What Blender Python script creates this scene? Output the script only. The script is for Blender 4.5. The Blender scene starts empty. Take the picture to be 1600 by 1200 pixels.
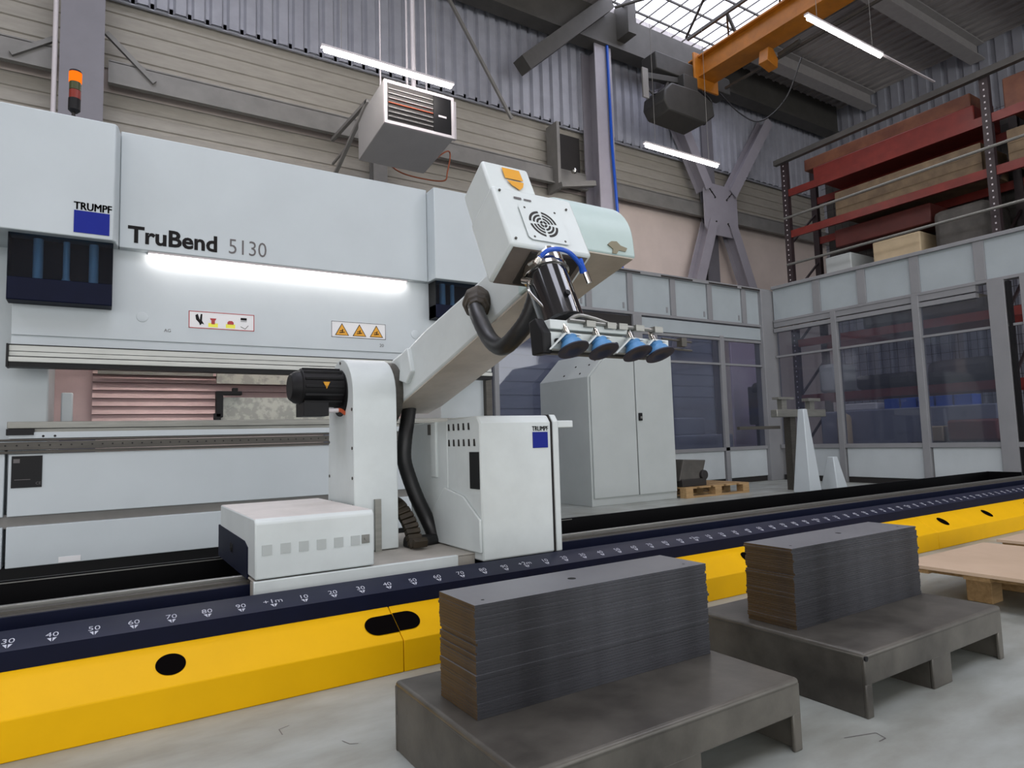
import bpy, bmesh, math, random
from mathutils import Vector, Matrix

# ------------------------------------------------------------------ camera, world, exposure
sc = bpy.context.scene
COL = sc.collection
random.seed(7)
PI = math.pi

YAW, PITCH, ROLL = 0.56600383, 0.08336217, -0.02934941
CAM = Vector((0.4894, -2.3083, 0.7700))
fwd = Vector((math.sin(YAW)*math.cos(PITCH), math.cos(YAW)*math.cos(PITCH), math.sin(PITCH)))
r0 = Vector((math.cos(YAW), -math.sin(YAW), 0.0)); u0 = r0.cross(fwd)
rgt = math.cos(ROLL)*r0 + math.sin(ROLL)*u0
upv = -math.sin(ROLL)*r0 + math.cos(ROLL)*u0
cam = bpy.data.cameras.new('camera')
cam.sensor_fit = 'HORIZONTAL'; cam.sensor_width = 36.0
cam.lens = 36.0*1028.6756/1600.0
cam.clip_start = 0.05; cam.clip_end = 200
camo = bpy.data.objects.new('camera', cam); COL.objects.link(camo)
m3 = Matrix((rgt, upv, -fwd)).transposed()
camo.matrix_world = Matrix.Translation(CAM) @ m3.to_4x4()
sc.camera = camo

w = bpy.data.worlds.new('sky'); sc.world = w; w.use_nodes = True
w.node_tree.nodes['Background'].inputs[0].default_value = (0.75, 0.82, 0.95, 1)
w.node_tree.nodes['Background'].inputs[1].default_value = 1.0
sc.view_settings.view_transform = 'Standard'
sc.view_settings.look = 'None'
sc.view_settings.gamma = 1.0
sc.view_settings.use_curve_mapping = False
sc.view_settings.exposure = -0.06
FILLROOF_E = 7.2        # unseen roof lights, added for more light in the hall
TUBE_E = 60.0      # fluorescent tubes
FILLWIN_E = 4.2        # unseen glowing windows behind the camera, added as front fill
LED_E = 26.0       # work light under the press cover

# ------------------------------------------------------------------ materials
def lin(h):
    h = h.lstrip('#'); v = [int(h[i:i+2], 16)/255 for i in (0, 2, 4)]
    return tuple(c/12.92 if c <= .04045 else ((c+.055)/1.055)**2.4 for c in v)+(1,)
MATS = {}
def mat(name, col, rough=.5, metal=0., var=.06, scale=6., col2=None, bump=0., emit=0., coat=0., stretch=None, spec=.5, fac=(.35, .7)):
    m = bpy.data.materials.new(name); m.use_nodes = True; nt = m.node_tree; N = nt.nodes; L = nt.links
    b = N['Principled BSDF']; c = lin(col)
    b.inputs['Roughness'].default_value = rough; b.inputs['Metallic'].default_value = metal
    b.inputs['Coat Weight'].default_value = coat; b.inputs['Specular IOR Level'].default_value = spec
    tc = N.new('ShaderNodeTexCoord'); mp = N.new('ShaderNodeMapping'); no = N.new('ShaderNodeTexNoise')
    no.inputs['Scale'].default_value = scale; no.inputs['Detail'].default_value = 6; no.inputs['Roughness'].default_value = .6
    if stretch: mp.inputs['Scale'].default_value = stretch
    L.new(tc.outputs['Object'], mp.inputs[0]); L.new(mp.outputs[0], no.inputs['Vector'])
    cr = N.new('ShaderNodeValToRGB'); cr.color_ramp.elements[0].position = fac[0]; cr.color_ramp.elements[1].position = fac[1]
    c2 = lin(col2) if col2 else tuple(x*(1-var*2) for x in c[:3])+(1,)
    cr.color_ramp.elements[0].color = c2; cr.color_ramp.elements[1].color = c
    L.new(no.outputs[0], cr.inputs[0]); L.new(cr.outputs[0], b.inputs['Base Color'])
    if bump:
        bp = N.new('ShaderNodeBump'); bp.inputs['Strength'].default_value = bump; bp.inputs['Distance'].default_value = .01
        L.new(no.outputs[0], bp.inputs['Height']); L.new(bp.outputs[0], b.inputs['Normal'])
    if emit:
        b.inputs['Emission Color'].default_value = c; b.inputs['Emission Strength'].default_value = emit
    MATS[name] = m; return m
def glassmat(name, col, amt, rough=.05, refl=1.0):
    m = bpy.data.materials.new(name); m.use_nodes = True; nt = m.node_tree; N = nt.nodes; L = nt.links
    N.clear(); o = N.new('ShaderNodeOutputMaterial'); mx = N.new('ShaderNodeMixShader'); t = N.new('ShaderNodeBsdfTransparent')
    g = N.new('ShaderNodeBsdfGlossy'); g.inputs['Roughness'].default_value = rough
    lw = N.new('ShaderNodeLayerWeight'); lw.inputs[0].default_value = .5   # facing: same from both sides of the sheet
    pw = N.new('ShaderNodeMath'); pw.operation = 'POWER'; pw.inputs[1].default_value = 5.0; L.new(lw.outputs['Facing'], pw.inputs[0])
    fr = N.new('ShaderNodeMath'); fr.operation = 'MULTIPLY_ADD'; fr.inputs[1].default_value = .96; fr.inputs[2].default_value = .04; L.new(pw.outputs[0], fr.inputs[0])
    ml = N.new('ShaderNodeMath'); ml.operation = 'MULTIPLY'; ml.inputs[1].default_value = refl
    df = N.new('ShaderNodeBsdfDiffuse'); df.inputs[0].default_value = lin('#8790a6'); m2 = N.new('ShaderNodeMixShader'); m2.inputs[0].default_value = amt  # blue-grey diffuse share is haze painted into the pane
    no = N.new('ShaderNodeTexNoise'); no.inputs['Scale'].default_value = 1.5
    mr = N.new('ShaderNodeMapRange'); mr.inputs[3].default_value = amt*.6; mr.inputs[4].default_value = amt*1.4
    L.new(no.outputs[0], mr.inputs[0]); L.new(mr.outputs[0], m2.inputs[0])
    t.inputs[0].default_value = lin(col); L.new(fr.outputs[0], ml.inputs[0]); L.new(ml.outputs[0], mx.inputs[0])
    L.new(t.outputs[0], m2.inputs[1]); L.new(df.outputs[0], m2.inputs[2])
    L.new(m2.outputs[0], mx.inputs[1]); L.new(g.outputs[0], mx.inputs[2]); L.new(mx.outputs[0], o.inputs[0])
    return m
def emis(name, col, s):
    m = bpy.data.materials.new(name); m.use_nodes = True; N = m.node_tree.nodes; N.clear()
    o = N.new('ShaderNodeOutputMaterial'); e = N.new('ShaderNodeEmission'); e.inputs[0].default_value = lin(col); e.inputs[1].default_value = s
    m.node_tree.links.new(e.outputs[0], o.inputs[0]); return m

M_white = mat('press_white_paint', '#b9c1c4', .42, var=.03, scale=2)
M_white2 = mat('robot_white_paint', '#cdd4d3', .42, var=.05, scale=5)
M_mint = mat('cast_mint_paint', '#b9cbc8', .45, var=.05, scale=4)
M_top = mat('dusty_white_top', '#d0cbc6', .6, var=.06, scale=8)
M_navy = mat('navy_paint', '#0b1128', .55, var=.1, scale=8, spec=.12)
M_navy2 = mat('navy_slant_paint', '#10162f', .5, spec=.35, var=.1, scale=7)
M_blue = mat('logo_blue', '#0a1d80', .5, var=.02, spec=.2)
M_black = mat('black_plastic', '#101012', .5, var=.1, spec=.25)
M_blackp = mat('black_tray_paint', '#08080a', .4, var=.2, scale=4, spec=.12)
M_hoist = mat('dark_hoist_paint', '#3a3936', .6, var=.1)
M_roofb = mat('light_roof_beam', '#a19d9b', .6, var=.06)
M_dark = mat('dark_recess', '#24211f', .7, var=.1)
M_yellow = mat('yellow_paint', '#e3ae00', .5, var=.03, scale=5, spec=.14)
M_lclamp = mat('pale_clamp_metal', '#b6b8b2', .4, metal=.2, var=.08, scale=12, stretch=(.4, 5, 5))
M_steel = mat('brushed_steel', '#8f8f8a', .35, metal=.7, var=.12, scale=10, stretch=(.4, 6, 6))
M_clamp = mat('grey_clamp_metal', '#8b8b84', .42, metal=.45, var=.12, scale=12, stretch=(.4, 5, 5))
M_dclamp = mat('dark_rail_metal', '#54514b', .5, metal=.4, var=.15, scale=12, stretch=(.4, 5, 5))
M_chrome = mat('polished_metal', '#c9c7c2', .14, metal=1., var=.05, scale=8)
M_pink = mat('dusty_pink_slats', '#cbb2b0', .6, var=.06, scale=5)
M_galv = mat('galvanised_sheet', '#a9aaa2', .5, metal=.25, col2='#8f918b', scale=14, fac=(.45, .55))
M_letter = mat('black_lettering', '#161414', .6, var=.0, spec=.15)
M_letterg = mat('grey_lettering', '#5a5656', .5, var=.0)
M_pallet = mat('oily_steel', '#625f58', .38, metal=.2, col2='#35322e', scale=3.5, bump=.25, fac=(.32, .68))
M_plate = mat('plate_steel_edge', '#414247', .42, metal=.45, col2='#1c1c20', scale=3, bump=.1, stretch=(1, 1, 5), fac=(.36, .64))
M_plate_r = mat('plate_rusty_edge', '#5a4628', .6, metal=.2, col2='#332b26', scale=5, stretch=(1, 1, 8), fac=(.35, .65))
M_platetop = mat('plate_steel_top', '#86878b', .4, metal=.4, var=.08, scale=3)
M_grey = mat('cabinet_grey_paint', '#aeb4b2', .5, var=.03, scale=3)
M_fence = mat('fence_grey_frame', '#87888a', .5, var=.05, scale=3)
M_fencep = mat('fence_panel_sheet', '#a4adb0', .45, var=.05, scale=2)
M_kick = mat('fence_kick_sheet', '#b9c0c2', .5, var=.04, scale=3)
M_floor = mat('concrete_floor', '#a0a5a1', .42, col2='#858780', scale=2.2, bump=.06, fac=(.36, .66), stretch=(1, 2.2, 1))
M_wall = mat('concrete_wall', '#dccdc4', .8, var=.04, scale=2)
M_clad = mat('ribbed_wall_cladding', '#a29d93', .55, var=.08, scale=3, stretch=(1, 1, 5))
M_corr = mat('corrugated_cladding', '#a6a8b2', .5, var=.08, scale=3)
M_roof = mat('roof_deck', '#b3adab', .6, var=.15, scale=4, stretch=(4, .4, 1))
M_colr = mat('lit_steel_paint', '#a09ca4', .5, var=.05, scale=3)  # lighter copy of the column paint, for steel where more light falls
M_beam = mat('roof_beam_paint', '#4c4a46', .6, var=.12, scale=3)
M_col = mat('steel_column_paint', '#77757b', .5, var=.05, scale=3)
M_girt = mat('girt_paint', '#83817d', .5, var=.1, scale=3)
M_heater = mat('heater_grey_paint', '#a3a19f', .45, var=.04, scale=3)
M_pale = mat('pale_trim_paint', '#c8c2c4', .4, var=.03)
M_crane = mat('crane_yellow_paint', '#b5701a', .5, var=.15, scale=4)
M_copper = mat('copper_pipe', '#b06a50', .35, metal=.8, var=.1)
M_rackred = mat('rack_red_paint', '#7a2a22', .45, var=.15, scale=4)
M_rust2 = mat('rusty_brown_sheet', '#7d5038', .6, col2='#5c3426', scale=3)
M_dkred = mat('dark_red_sheet', '#5a241e', .6, var=.15, scale=3)
M_rackdk = mat('rack_dark_upright', '#33282a', .5, var=.1)
M_wood = mat('pallet_wood', '#b49468', .7, col2='#94774f', scale=6, stretch=(1, 8, 8))
M_ply = mat('plywood_board', '#c3ab92', .6, col2='#b59d84', scale=2.5)
M_crate = mat('crate_wood', '#7d6a50', .7, col2='#5d4d3b', scale=4)
M_tarp = mat('grey_tarp', '#55524d', .7, var=.2, scale=5, bump=.5)
M_bin = mat('blue_plastic_bin', '#2d5fc4', .4, var=.05)
M_slateb = mat('slate_blue_sheet', '#9ca3b4', .5, var=.08, scale=2)
M_lilac = mat('lilac_sheet', '#c0b2c4', .5, var=.05, scale=2)
M_cream = mat('cream_cardboard', '#c0ad8c', .7, var=.06)
M_hose = mat('black_rubber_hose', '#19191a', .42, var=.15, scale=20)
M_chain = mat('energy_chain_plastic', '#3a3020', .6, var=.3, scale=15)
M_bluehose = mat('blue_air_hose', '#1450b8', .3, var=.03)
M_cup = mat('blue_suction_rubber', '#4d86b8', .5, var=.08, scale=20)
M_cupd = mat('dark_suction_lip', '#232638', .5, var=.1)
M_orange = mat('orange_cable', '#c4562c', .5, var=.05)
M_sticker = mat('amber_sticker', '#d99a1e', .5, var=.04)
M_stickw = mat('white_sticker', '#dadada', .5, var=.01)
M_stickr = mat('red_sticker_ink', '#a02c2c', .5, var=.01)
M_stickl = mat('yellow_sticker_ink', '#e6e24a', .5, var=.01)
M_tealcyl = mat('teal_cylinder', '#d5edf5', .4, metal=.1, var=.1, scale=10, stretch=(5, 5, .5))
M_rust = mat('bare_scuff', '#8c8570', .7, var=.1)
M_amber = emis('amber_lamp', '#ff6a14', 1.6)
M_reddark = mat('unlit_red_lens', '#7a2418', .3, var=.02)
M_greendark = mat('unlit_green_lens', '#3a4020', .3, var=.02)
M_tube = emis('fluorescent_tube', '#fff8f4', TUBE_E)
M_led = emis('led_strip', '#fff6f2', LED_E)
M_fillroof = emis('fill_roof_glow', '#eef0ff', FILLROOF_E)
M_sky1 = emis('overcast_roof_sheet', '#eceeff', 4.0)
M_fillwin = emis('fill_window_glow', '#f6f8fa', FILLWIN_E)
M_deck = mat('dusty_deck_paint', '#a9a49b', .6, var=.1, scale=8)
M_cont = mat('slate_container_paint', '#8d92a2', .5, var=.08, scale=2)
M_hole = mat('unlit_hole', '#0c0a0a', .9, var=.0, spec=.0)
M_under = mat('floor_bounce_underside', '#b9b0a3', .45, col2='#a39a8d', scale=6)  # warm light bounced off the floor, put into the colour
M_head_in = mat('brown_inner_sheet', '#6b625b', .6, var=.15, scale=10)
M_glass = glassmat('fence_glass', '#d4d6dd', .07, refl=1.6)
M_sight = glassmat('dark_sight_glass', '#b4c2ce', .01, refl=.5)

# ------------------------------------------------------------------ mesh helpers
def box(bm, x0, x1, y0, y1, z0, z1, mi=0):
    vs = [bm.verts.new((x, y, z)) for z in (z0, z1) for y in (y0, y1) for x in (x0, x1)]
    for f in ((0, 2, 3, 1), (4, 5, 7, 6), (0, 1, 5, 4), (2, 6, 7, 3), (0, 4, 6, 2), (1, 3, 7, 5)):
        fc = bm.faces.new([vs[i] for i in f]); fc.material_index = mi
    return vs
def prism(bm, pts, a, b, axis='X', mi=0):
    """extrude a closed outline along an axis. X: pts are (y,z); Y: (x,z); Z: (x,y)"""
    def v(p, t): return (t, p[0], p[1]) if axis == 'X' else ((p[0], t, p[1]) if axis == 'Y' else (p[0], p[1], t))
    A = [bm.verts.new(v(p, a)) for p in pts]; B = [bm.verts.new(v(p, b)) for p in pts]
    n = len(pts); fs = [bm.faces.new(A), bm.faces.new(B[::-1])]
    for i in range(n): fs.append(bm.faces.new([A[i], B[i], B[(i+1) % n], A[(i+1) % n]]))
    for f in fs: f.material_index = mi
def frame(d):
    d = Vector(d).normalized(); a = Vector((0, 0, 1)) if abs(d.z) < .9 else Vector((1, 0, 0))
    u = d.cross(a).normalized(); return u, d.cross(u).normalized()
def lathe(bm, p, d, prof, n=24, cap=True, mi=0):
    """surface of revolution: prof = [(distance along d, radius)]"""
    p = Vector(p); d = Vector(d).normalized(); u, v = frame(d); rings = []
    for t, r in prof:
        rings.append([bm.verts.new(p+d*t+(u*math.cos(2*PI*i/n)+v*math.sin(2*PI*i/n))*r) for i in range(n)])
    for a, b in zip(rings, rings[1:]):
        for i in range(n): f = bm.faces.new([a[i], a[(i+1) % n], b[(i+1) % n], b[i]]); f.material_index = mi
    if cap:
        f = bm.faces.new(rings[0][::-1]); f.material_index = mi; f = bm.faces.new(rings[-1]); f.material_index = mi
def cyl(bm, p, q, r, n=20, mi=0):
    p = Vector(p); q = Vector(q); lathe(bm, p, q-p, [(0, r), ((q-p).length, r)], n, mi=mi)
def smoothpath(pts, k=8):
    P = [Vector(p) for p in pts]; P = [2*P[0]-P[1]]+P+[2*P[-1]-P[-2]]; out = []
    for i in range(1, len(P)-2):
        for j in range(k):
            t = j/k; a, b, c, d = P[i-1], P[i], P[i+1], P[i+2]
            out.append(.5*((2*b)+(c-a)*t+(2*a-5*b+4*c-d)*t*t+(3*b-a-3*c+d)*t**3))
    out.append(P[-2]); return out
def tube(bm, pts, r, n=12, smooth=True, k=8, ridge=0., mi=0):
    P = smoothpath(pts, k) if smooth else [Vector(p) for p in pts]
    rings = []; u = None
    for i, p in enumerate(P):
        t = (P[min(i+1, len(P)-1)]-P[max(i-1, 0)]).normalized()
        if u is None: u, v = frame(t)
        u = (u-t*u.dot(t)).normalized(); v = t.cross(u)
        rr = r*(1+ridge*(i % 2)) if ridge else r
        rings.append([bm.verts.new(p+(u*math.cos(2*PI*j/n)+v*math.sin(2*PI*j/n))*rr) for j in range(n)])
    for a, b in zip(rings, rings[1:]):
        for j in range(n): f = bm.faces.new([a[j], a[(j+1) % n], b[(j+1) % n], b[j]]); f.material_index = mi
    bm.faces.new(rings[0][::-1]); bm.faces.new(rings[-1])
def bar(bm, p, q, wdt, hgt, up=(0, 0, 1), mi=0):
    """rectangular bar from p to q; hgt measured along up"""
    p = Vector(p); q = Vector(q); d = (q-p).normalized(); up = Vector(up); s = d.cross(up).normalized(); up = s.cross(d).normalized()
    vs = [bm.verts.new(e+s*a*wdt/2+up*b*hgt/2) for e in (p, q) for a, b in ((-1, -1), (1, -1), (1, 1), (-1, 1))]
    for f in ((3, 2, 1, 0), (4, 5, 6, 7), (0, 1, 5, 4), (1, 2, 6, 5), (2, 3, 7, 6), (3, 0, 4, 7)):
        fc = bm.faces.new([vs[i] for i in f]); fc.material_index = mi
def ibeam(bm, p, q, wdt, hgt, tf=.02, tw=.012, up=(0, 0, 1)):
    p = Vector(p); q = Vector(q); d = (q-p).normalized(); U = Vector(up); s = d.cross(U).normalized(); U = s.cross(d).normalized()
    bar(bm, p+U*(hgt-tf)/2, q+U*(hgt-tf)/2, wdt, tf, U); bar(bm, p-U*(hgt-tf)/2, q-U*(hgt-tf)/2, wdt, tf, U)
    bar(bm, p, q, tw, hgt-2*tf, U)
def quad(bm, a, b, c, d, mi=0):
    f = bm.faces.new([bm.verts.new(x) for x in (a, b, c, d)]); f.material_index = mi
def new(): return bmesh.new()

def rootloc(o):
    while o.parent: o = o.parent
    return o.location
def obj(name, bm, m, parent=None, bevel=0., seg=2, angle=35, loc=None, label=None):
    me = bpy.data.meshes.new(name); bmesh.ops.recalc_face_normals(bm, faces=bm.faces[:])
    off = Vector(rootloc(parent)) if parent else (Vector(loc) if loc else None)
    if off is None:
        xs = [v.co for v in bm.verts]
        off = Vector(((min(v.x for v in xs)+max(v.x for v in xs))/2, (min(v.y for v in xs)+max(v.y for v in xs))/2, min(v.z for v in xs)))
    for v in bm.verts: v.co -= off
    bm.to_mesh(me); bm.free()
    for x in (m if isinstance(m, (list, tuple)) else [m]): me.materials.append(x)
    me.polygons.foreach_set('use_smooth', [True]*len(me.polygons)); me.set_sharp_from_angle(angle=math.radians(angle))
    o = bpy.data.objects.new(name, me); COL.objects.link(o)
    if parent: o.parent = parent
    else: o.location = off
    if bevel:
        b = o.modifiers.new('bevel', 'BEVEL'); b.width = bevel; b.segments = seg; b.limit_method = 'ANGLE'; b.angle_limit = math.radians(40)
    if label: o['label'] = label
    return o
def tag(o, label, cat, group=None, kind=None):
    if label: o['label'] = label
    if cat: o['category'] = cat
    if group: o['group'] = group
    if kind: o['kind'] = kind
    return o
def thing(name, label, cat, loc, group=None):
    o = bpy.data.objects.new(name, None); COL.objects.link(o); o.location = loc; o.empty_display_size = .1
    return tag(o, label, cat, group)
def struct(name, bm, m, **k):
    o = obj(name, bm, m, **k); o['kind'] = 'structure'; return o
def P(name, m, parent, fn, **k):
    bm = new(); fn(bm); return obj(name, bm, m, parent, **k)
def dup(root, dx, label=None, group=None):
    r = root.copy(); COL.objects.link(r); r.location = Vector(root.location)+Vector(dx)
    if label: r['label'] = label
    if group: r['group'] = group
    for ch in list(root.children):
        c = ch.copy(); COL.objects.link(c); c.parent = r
        for g in ch.children: d = g.copy(); COL.objects.link(d); d.parent = c
    return r
_dg = None
def text_bm(bm, s, size, o, ux, uy, bold=0., depth=.0006, width=1., align='LEFT', mi=0):
    """letters laid from point o along ux with up vector uy"""
    cu = bpy.data.curves.new('lettering', 'FONT'); cu.body = s; cu.size = size; cu.offset = bold; cu.extrude = depth; cu.align_x = align; cu.resolution_u = 3
    to = bpy.data.objects.new('lettering', cu); COL.objects.link(to)
    dg = bpy.context.evaluated_depsgraph_get(); me = bpy.data.meshes.new_from_object(to.evaluated_get(dg))
    bpy.data.objects.remove(to); bpy.data.curves.remove(cu)
    ux = Vector(ux).normalized(); uy = Vector(uy).normalized(); uz = ux.cross(uy); o = Vector(o)
    vs = [bm.verts.new(o+ux*v.co.x*width+uy*v.co.y+uz*v.co.z) for v in me.vertices]
    for p in me.polygons:
        try: f = bm.faces.new([vs[i] for i in p.vertices]); f.material_index = mi
        except ValueError: pass
    bpy.data.meshes.remove(me)
XA, ZA = (1, 0, 0), (0, 0, 1)

# ================================================================== THE HALL
H = 9.5
bm = new(); quad(bm, (-13, -12, 0), (18, -12, 0), (18, 8.2, 0), (-13, 8.2, 0)); quad(bm, (-13, -12, -.1), (18, -12, -.1), (18, 8.2, -.1), (-13, 8.2, -.1))
struct('floor', bm, M_floor, loc=(0, 0, 0))
P_ = lambda *a: None
bm = new(); box(bm, -13, 18, 8.0, 8.2, 0, H); struct('wall_back', bm, M_wall)
bm = new(); box(bm, -13, 18, -12.2, -12, 0, H); struct('wall_front', bm, M_wall)
bm = new(); box(bm, -13.2, -13, -12, 8.2, 0, H); struct('wall_left', bm, M_wall)
# right wall: vertical corrugation
def corr(bm, a0, a1, base, depth, z0, z1, axis, pitch=.25, sgn=-1):
    n = int((a1-a0)/pitch); pts = []
    for i in range(n):
        a = a0+i*pitch
        pts += [(a, 0), (a+pitch*.55, 0), (a+pitch*.68, 1), (a+pitch*.87, 1)]
    pts.append((a1, 0))
    prev = None
    for a, d in pts:
        c = base+sgn*depth*(1-d)
        lo = (a, c, z0) if axis == 'X' else (c, a, z0); hi = (a, c, z1) if axis == 'X' else (c, a, z1)
        cur = (bm.verts.new(lo), bm.verts.new(hi))
        if prev: bm.faces.new([prev[0], cur[0], cur[1], prev[1]])
        prev = cur
bm = new(); corr(bm, -12, 8.0, 17.5, .07, 0, H, 'Y', .33); struct('wall_right', bm, M_corr, angle=10)
# upper back wall: corrugated sheet, its lower edge visible
bm = new(); corr(bm, -8, 17.4, 7.86, .06, 7.02, H, 'X', .24); box(bm, -8, 17.4, 7.86, 7.9, 7.0, 7.1); struct('wall_back_upper_sheet', bm, M_corr, angle=10)
# horizontal ribbed cladding on the back wall
bm = new()
def ribs(bm, x0, x1, z0, z1, y=7.97, pitch=.21, d=.022):
    z = z0; prev = None; pts = []
    while z < z1-.01:
        pts += [(z, y), (z+pitch*.72, y), (z+pitch*.78, y+d), (z+pitch*.94, y+d)]; z += pitch
    pts.append((z1, y))
    for zz, yy in pts:
        cur = (bm.verts.new((x0, yy, zz)), bm.verts.new((x1, yy, zz)))
        if prev: bm.faces.new([prev[0], prev[1], cur[1], cur[0]])
        prev = cur
ribs(bm, -8, 9.0, 3.0, 5.7); ribs(bm, -8, 17.4, 6.05, 7.1)
struct('wall_back_ribbed_cladding', bm, M_clad, angle=10)
# roof: deck ribs, opening for the sheets
bm = new()
SX0, SX1, SY0, SY1 = 8.9, 12.45, 3.2, 7.42
for (x0, x1, y0, y1) in ((-13, SX0, -12, 8.2), (SX1, 18, -12, 8.2), (SX0, SX1, SY1, 8.2), (SX0, SX1, -12, SY0)):
    box(bm, x0, x1, y0, y1, H, H+.15)
x = 12.6
while x < 17.5: box(bm, x, x+.07, -4, 8.0, H-.05, H); x += .28
struct('ceiling', bm, M_roof)
bm = new(); quad(bm, (SX0, SY0, H+.14), (SX1, SY0, H+.14), (SX1, SY1, H+.14), (SX0, SY1, H+.14))
sk = struct('window_1', bm, M_sky1, loc=(10.6, 5.5, H))
bm = new(); 
for i in range(11): xx = SX0+.3+i*.32; box(bm, xx, xx+.015, SY0, SY1, H+.02, H+.05)
for i in range(7): yy = SY0+.3+i*.6; box(bm, SX0, SX1, yy, yy+.03, H-.02, H+.02)
tube(bm, [(SX0+.3, SY1-.3, H-.1), (SX1-.8, SY0+.4, H-.1)], .03, 8, False); tube(bm, [(SX1-1.2, SY1-.3, H-.1), (SX0+.2, SY0+.4, H-.1)], .03, 8, False)
struct('window_1_bars', bm, M_beam)
# roof lights out of view, added to strengthen the hall light
for n, (x0, y0) in enumerate(((-1.2, 0.5), (-1.2, -6.5), (7.0, -6.5), (-8.5, -2.0))):
    bm = new(); quad(bm, (x0, y0, H-.02), (x0+3.6, y0, H-.02), (x0+3.6, y0+3.6, H-.02), (x0, y0+3.6, H-.02)); struct('window_%d' % (n+2), bm, M_fillroof)

for n, (a, c) in enumerate(((-10.5, -4.5), (-3.5, 2.5), (3.5, 9.5), (10.5, 16.5))):
    bm = new(); quad(bm, (a, -11.98, .5), (c, -11.98, .5), (c, -11.98, 4.6), (a, -11.98, 4.6)); struct('window_%d' % (n+6), bm, M_fillwin)  # unseen glowing panels added to light the front faces
bm = new(); quad(bm, (-12.98, -9, .5), (-12.98, -2, .5), (-12.98, -2, 4.6), (-12.98, -9, 4.6)); struct('window_10', bm, M_fillwin)  # unseen side panel, added for the same fill

# eave beam and rafters
bm = new(); box(bm, -8, 17.3, 7.36, 7.5, 8.72, H-.02); box(bm, -8, 17.3, 7.26, 7.6, 8.66, 8.72); obj_e = obj('eave_beam', bm, M_beam)
tag(obj_e, 'dark steel eave beam running along the top of the back wall', 'beam')
for i, (yy, lab) in enumerate(((2.2, 'broad dark roof beam nearest the thick bright tube lamp'), (-2.2, 'dark roof beam in the far upper right of the hall'))):
    bm = new(); ibeam(bm, (-8, yy, H-.28), (17.3, yy, H-.28), .3, .5, .03, .02); tag(obj('roof_beam', bm, M_beam), lab, 'beam')
bm = new(); ibeam(bm, (12.55, -4, H-.3), (12.55, 7.3, H-.3), .22, .4, .03, .02); tag(obj('roof_rafter', bm, M_beam), 'dark roof rafter between the skylight and the right wall', 'beam')
for yy, lab in ((6.45, 'pale grey roof beam left of the thick tube lamp, nearest the crane trolley'), (4.0, 'pale grey roof beam right of the thick tube lamp')):
    bm = new(); ibeam(bm, (12.7, yy, H-.3), (17.3, yy, H-.3), .3, .4, .03, .02); tag(obj('roof_beam', bm, M_roofb), lab, 'beam')
bm = new(); bar(bm, (6.95, 7.2, 7.55), (9.05, 7.2, 9.45), .28, .3, (0, 1, 0)); tag(obj('roof_strut', bm, M_beam), 'dark diagonal roof strut left of the skylight', 'beam')
bm = new(); bar(bm, (5.57, 7.4, 8.5), (6.82, 7.4, 6.6), .05, .05, (0, 1, 0)); 
tag(obj('tie_rod', bm, M_girt), 'thin diagonal tie rod in front of the corrugated wall', 'brace')
bm = new(); bar(bm, (9.55, 7.2, 8.9), (9.55, 7.2, 9.6), .22, .4, (0, 1, 0)); tag(obj('roof_post', bm, M_beam), 'short grey post under the left end of the skylight', 'post')

# wall columns
def hcol(name, x0, x1, y0, y1, z1, lab, m=M_col):
    t = thing(name, lab, 'column', ((x0+x1)/2, (y0+y1)/2, 0))
    P('flange', m, t, lambda b: box(b, x0, x1, y0, y0+.03, 0, z1))
    P('flange', m, t, lambda b: box(b, x0, x1, y1-.03, y1, 0, z1))
    P('web', m, t, lambda b: box(b, (x0+x1)/2-.012, (x0+x1)/2+.012, y0+.03, y1-.03, 0, z1))
    return t
t = hcol('steel_column', .02, .50, 7.4, 7.8, 8.66, 'wide grey steel column rising behind the signal tower')
P('conduit', M_pale, t, lambda b: cyl(b, (-.03, 7.4, 0), (-.03, 7.4, 8.6), .028))
hcol('steel_column', 8.82, 9.25, 7.35, 7.8, 8.66, 'grey steel column behind the robot head', M_colr)
hcol('steel_column', 12.36, 12.74, 7.79, 7.92, 8.6, 'narrow steel column behind the bolted octagonal plate')
hcol('steel_column', 4.28, 4.52, 7.7, 7.9, 6.5, 'short dark column standing below the unit heater', M_girt)
# girts
def girt(x0, x1, lab):
    t = thing('wall_girt', lab, 'beam', ((x0+x1)/2, 7.7, 5.7))
    P('girt_web', M_girt, t, lambda b: box(b, x0, x1, 7.72, 7.75, 5.72, 6.03))
    P('girt_flange', M_girt, t, lambda b: (box(b, x0, x1, 7.72, 7.96, 6.02, 6.05), box(b, x0, x1, 7.66, 7.75, 5.70, 5.73)))
    return t
ga_ = girt(-8, -.06, 'horizontal wall rail left of the column behind the signal tower')
gb_ = girt(.55, 8.78, 'horizontal wall rail running behind the unit heater')
girt(9.3, 17.3, 'horizontal wall rail behind the octagonal brace plate')
P('knee_brace', M_girt, ga_, lambda b: bar(b, (-.5, 7.7, 5.8), (-.03, 7.7, 6.15), .06, .06, (0, 1, 0)))
P('knee_brace', M_girt, gb_, lambda b: bar(b, (.52, 7.7, 6.4), (1.1, 7.7, 5.85), .06, .06, (0, 1, 0)))
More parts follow.
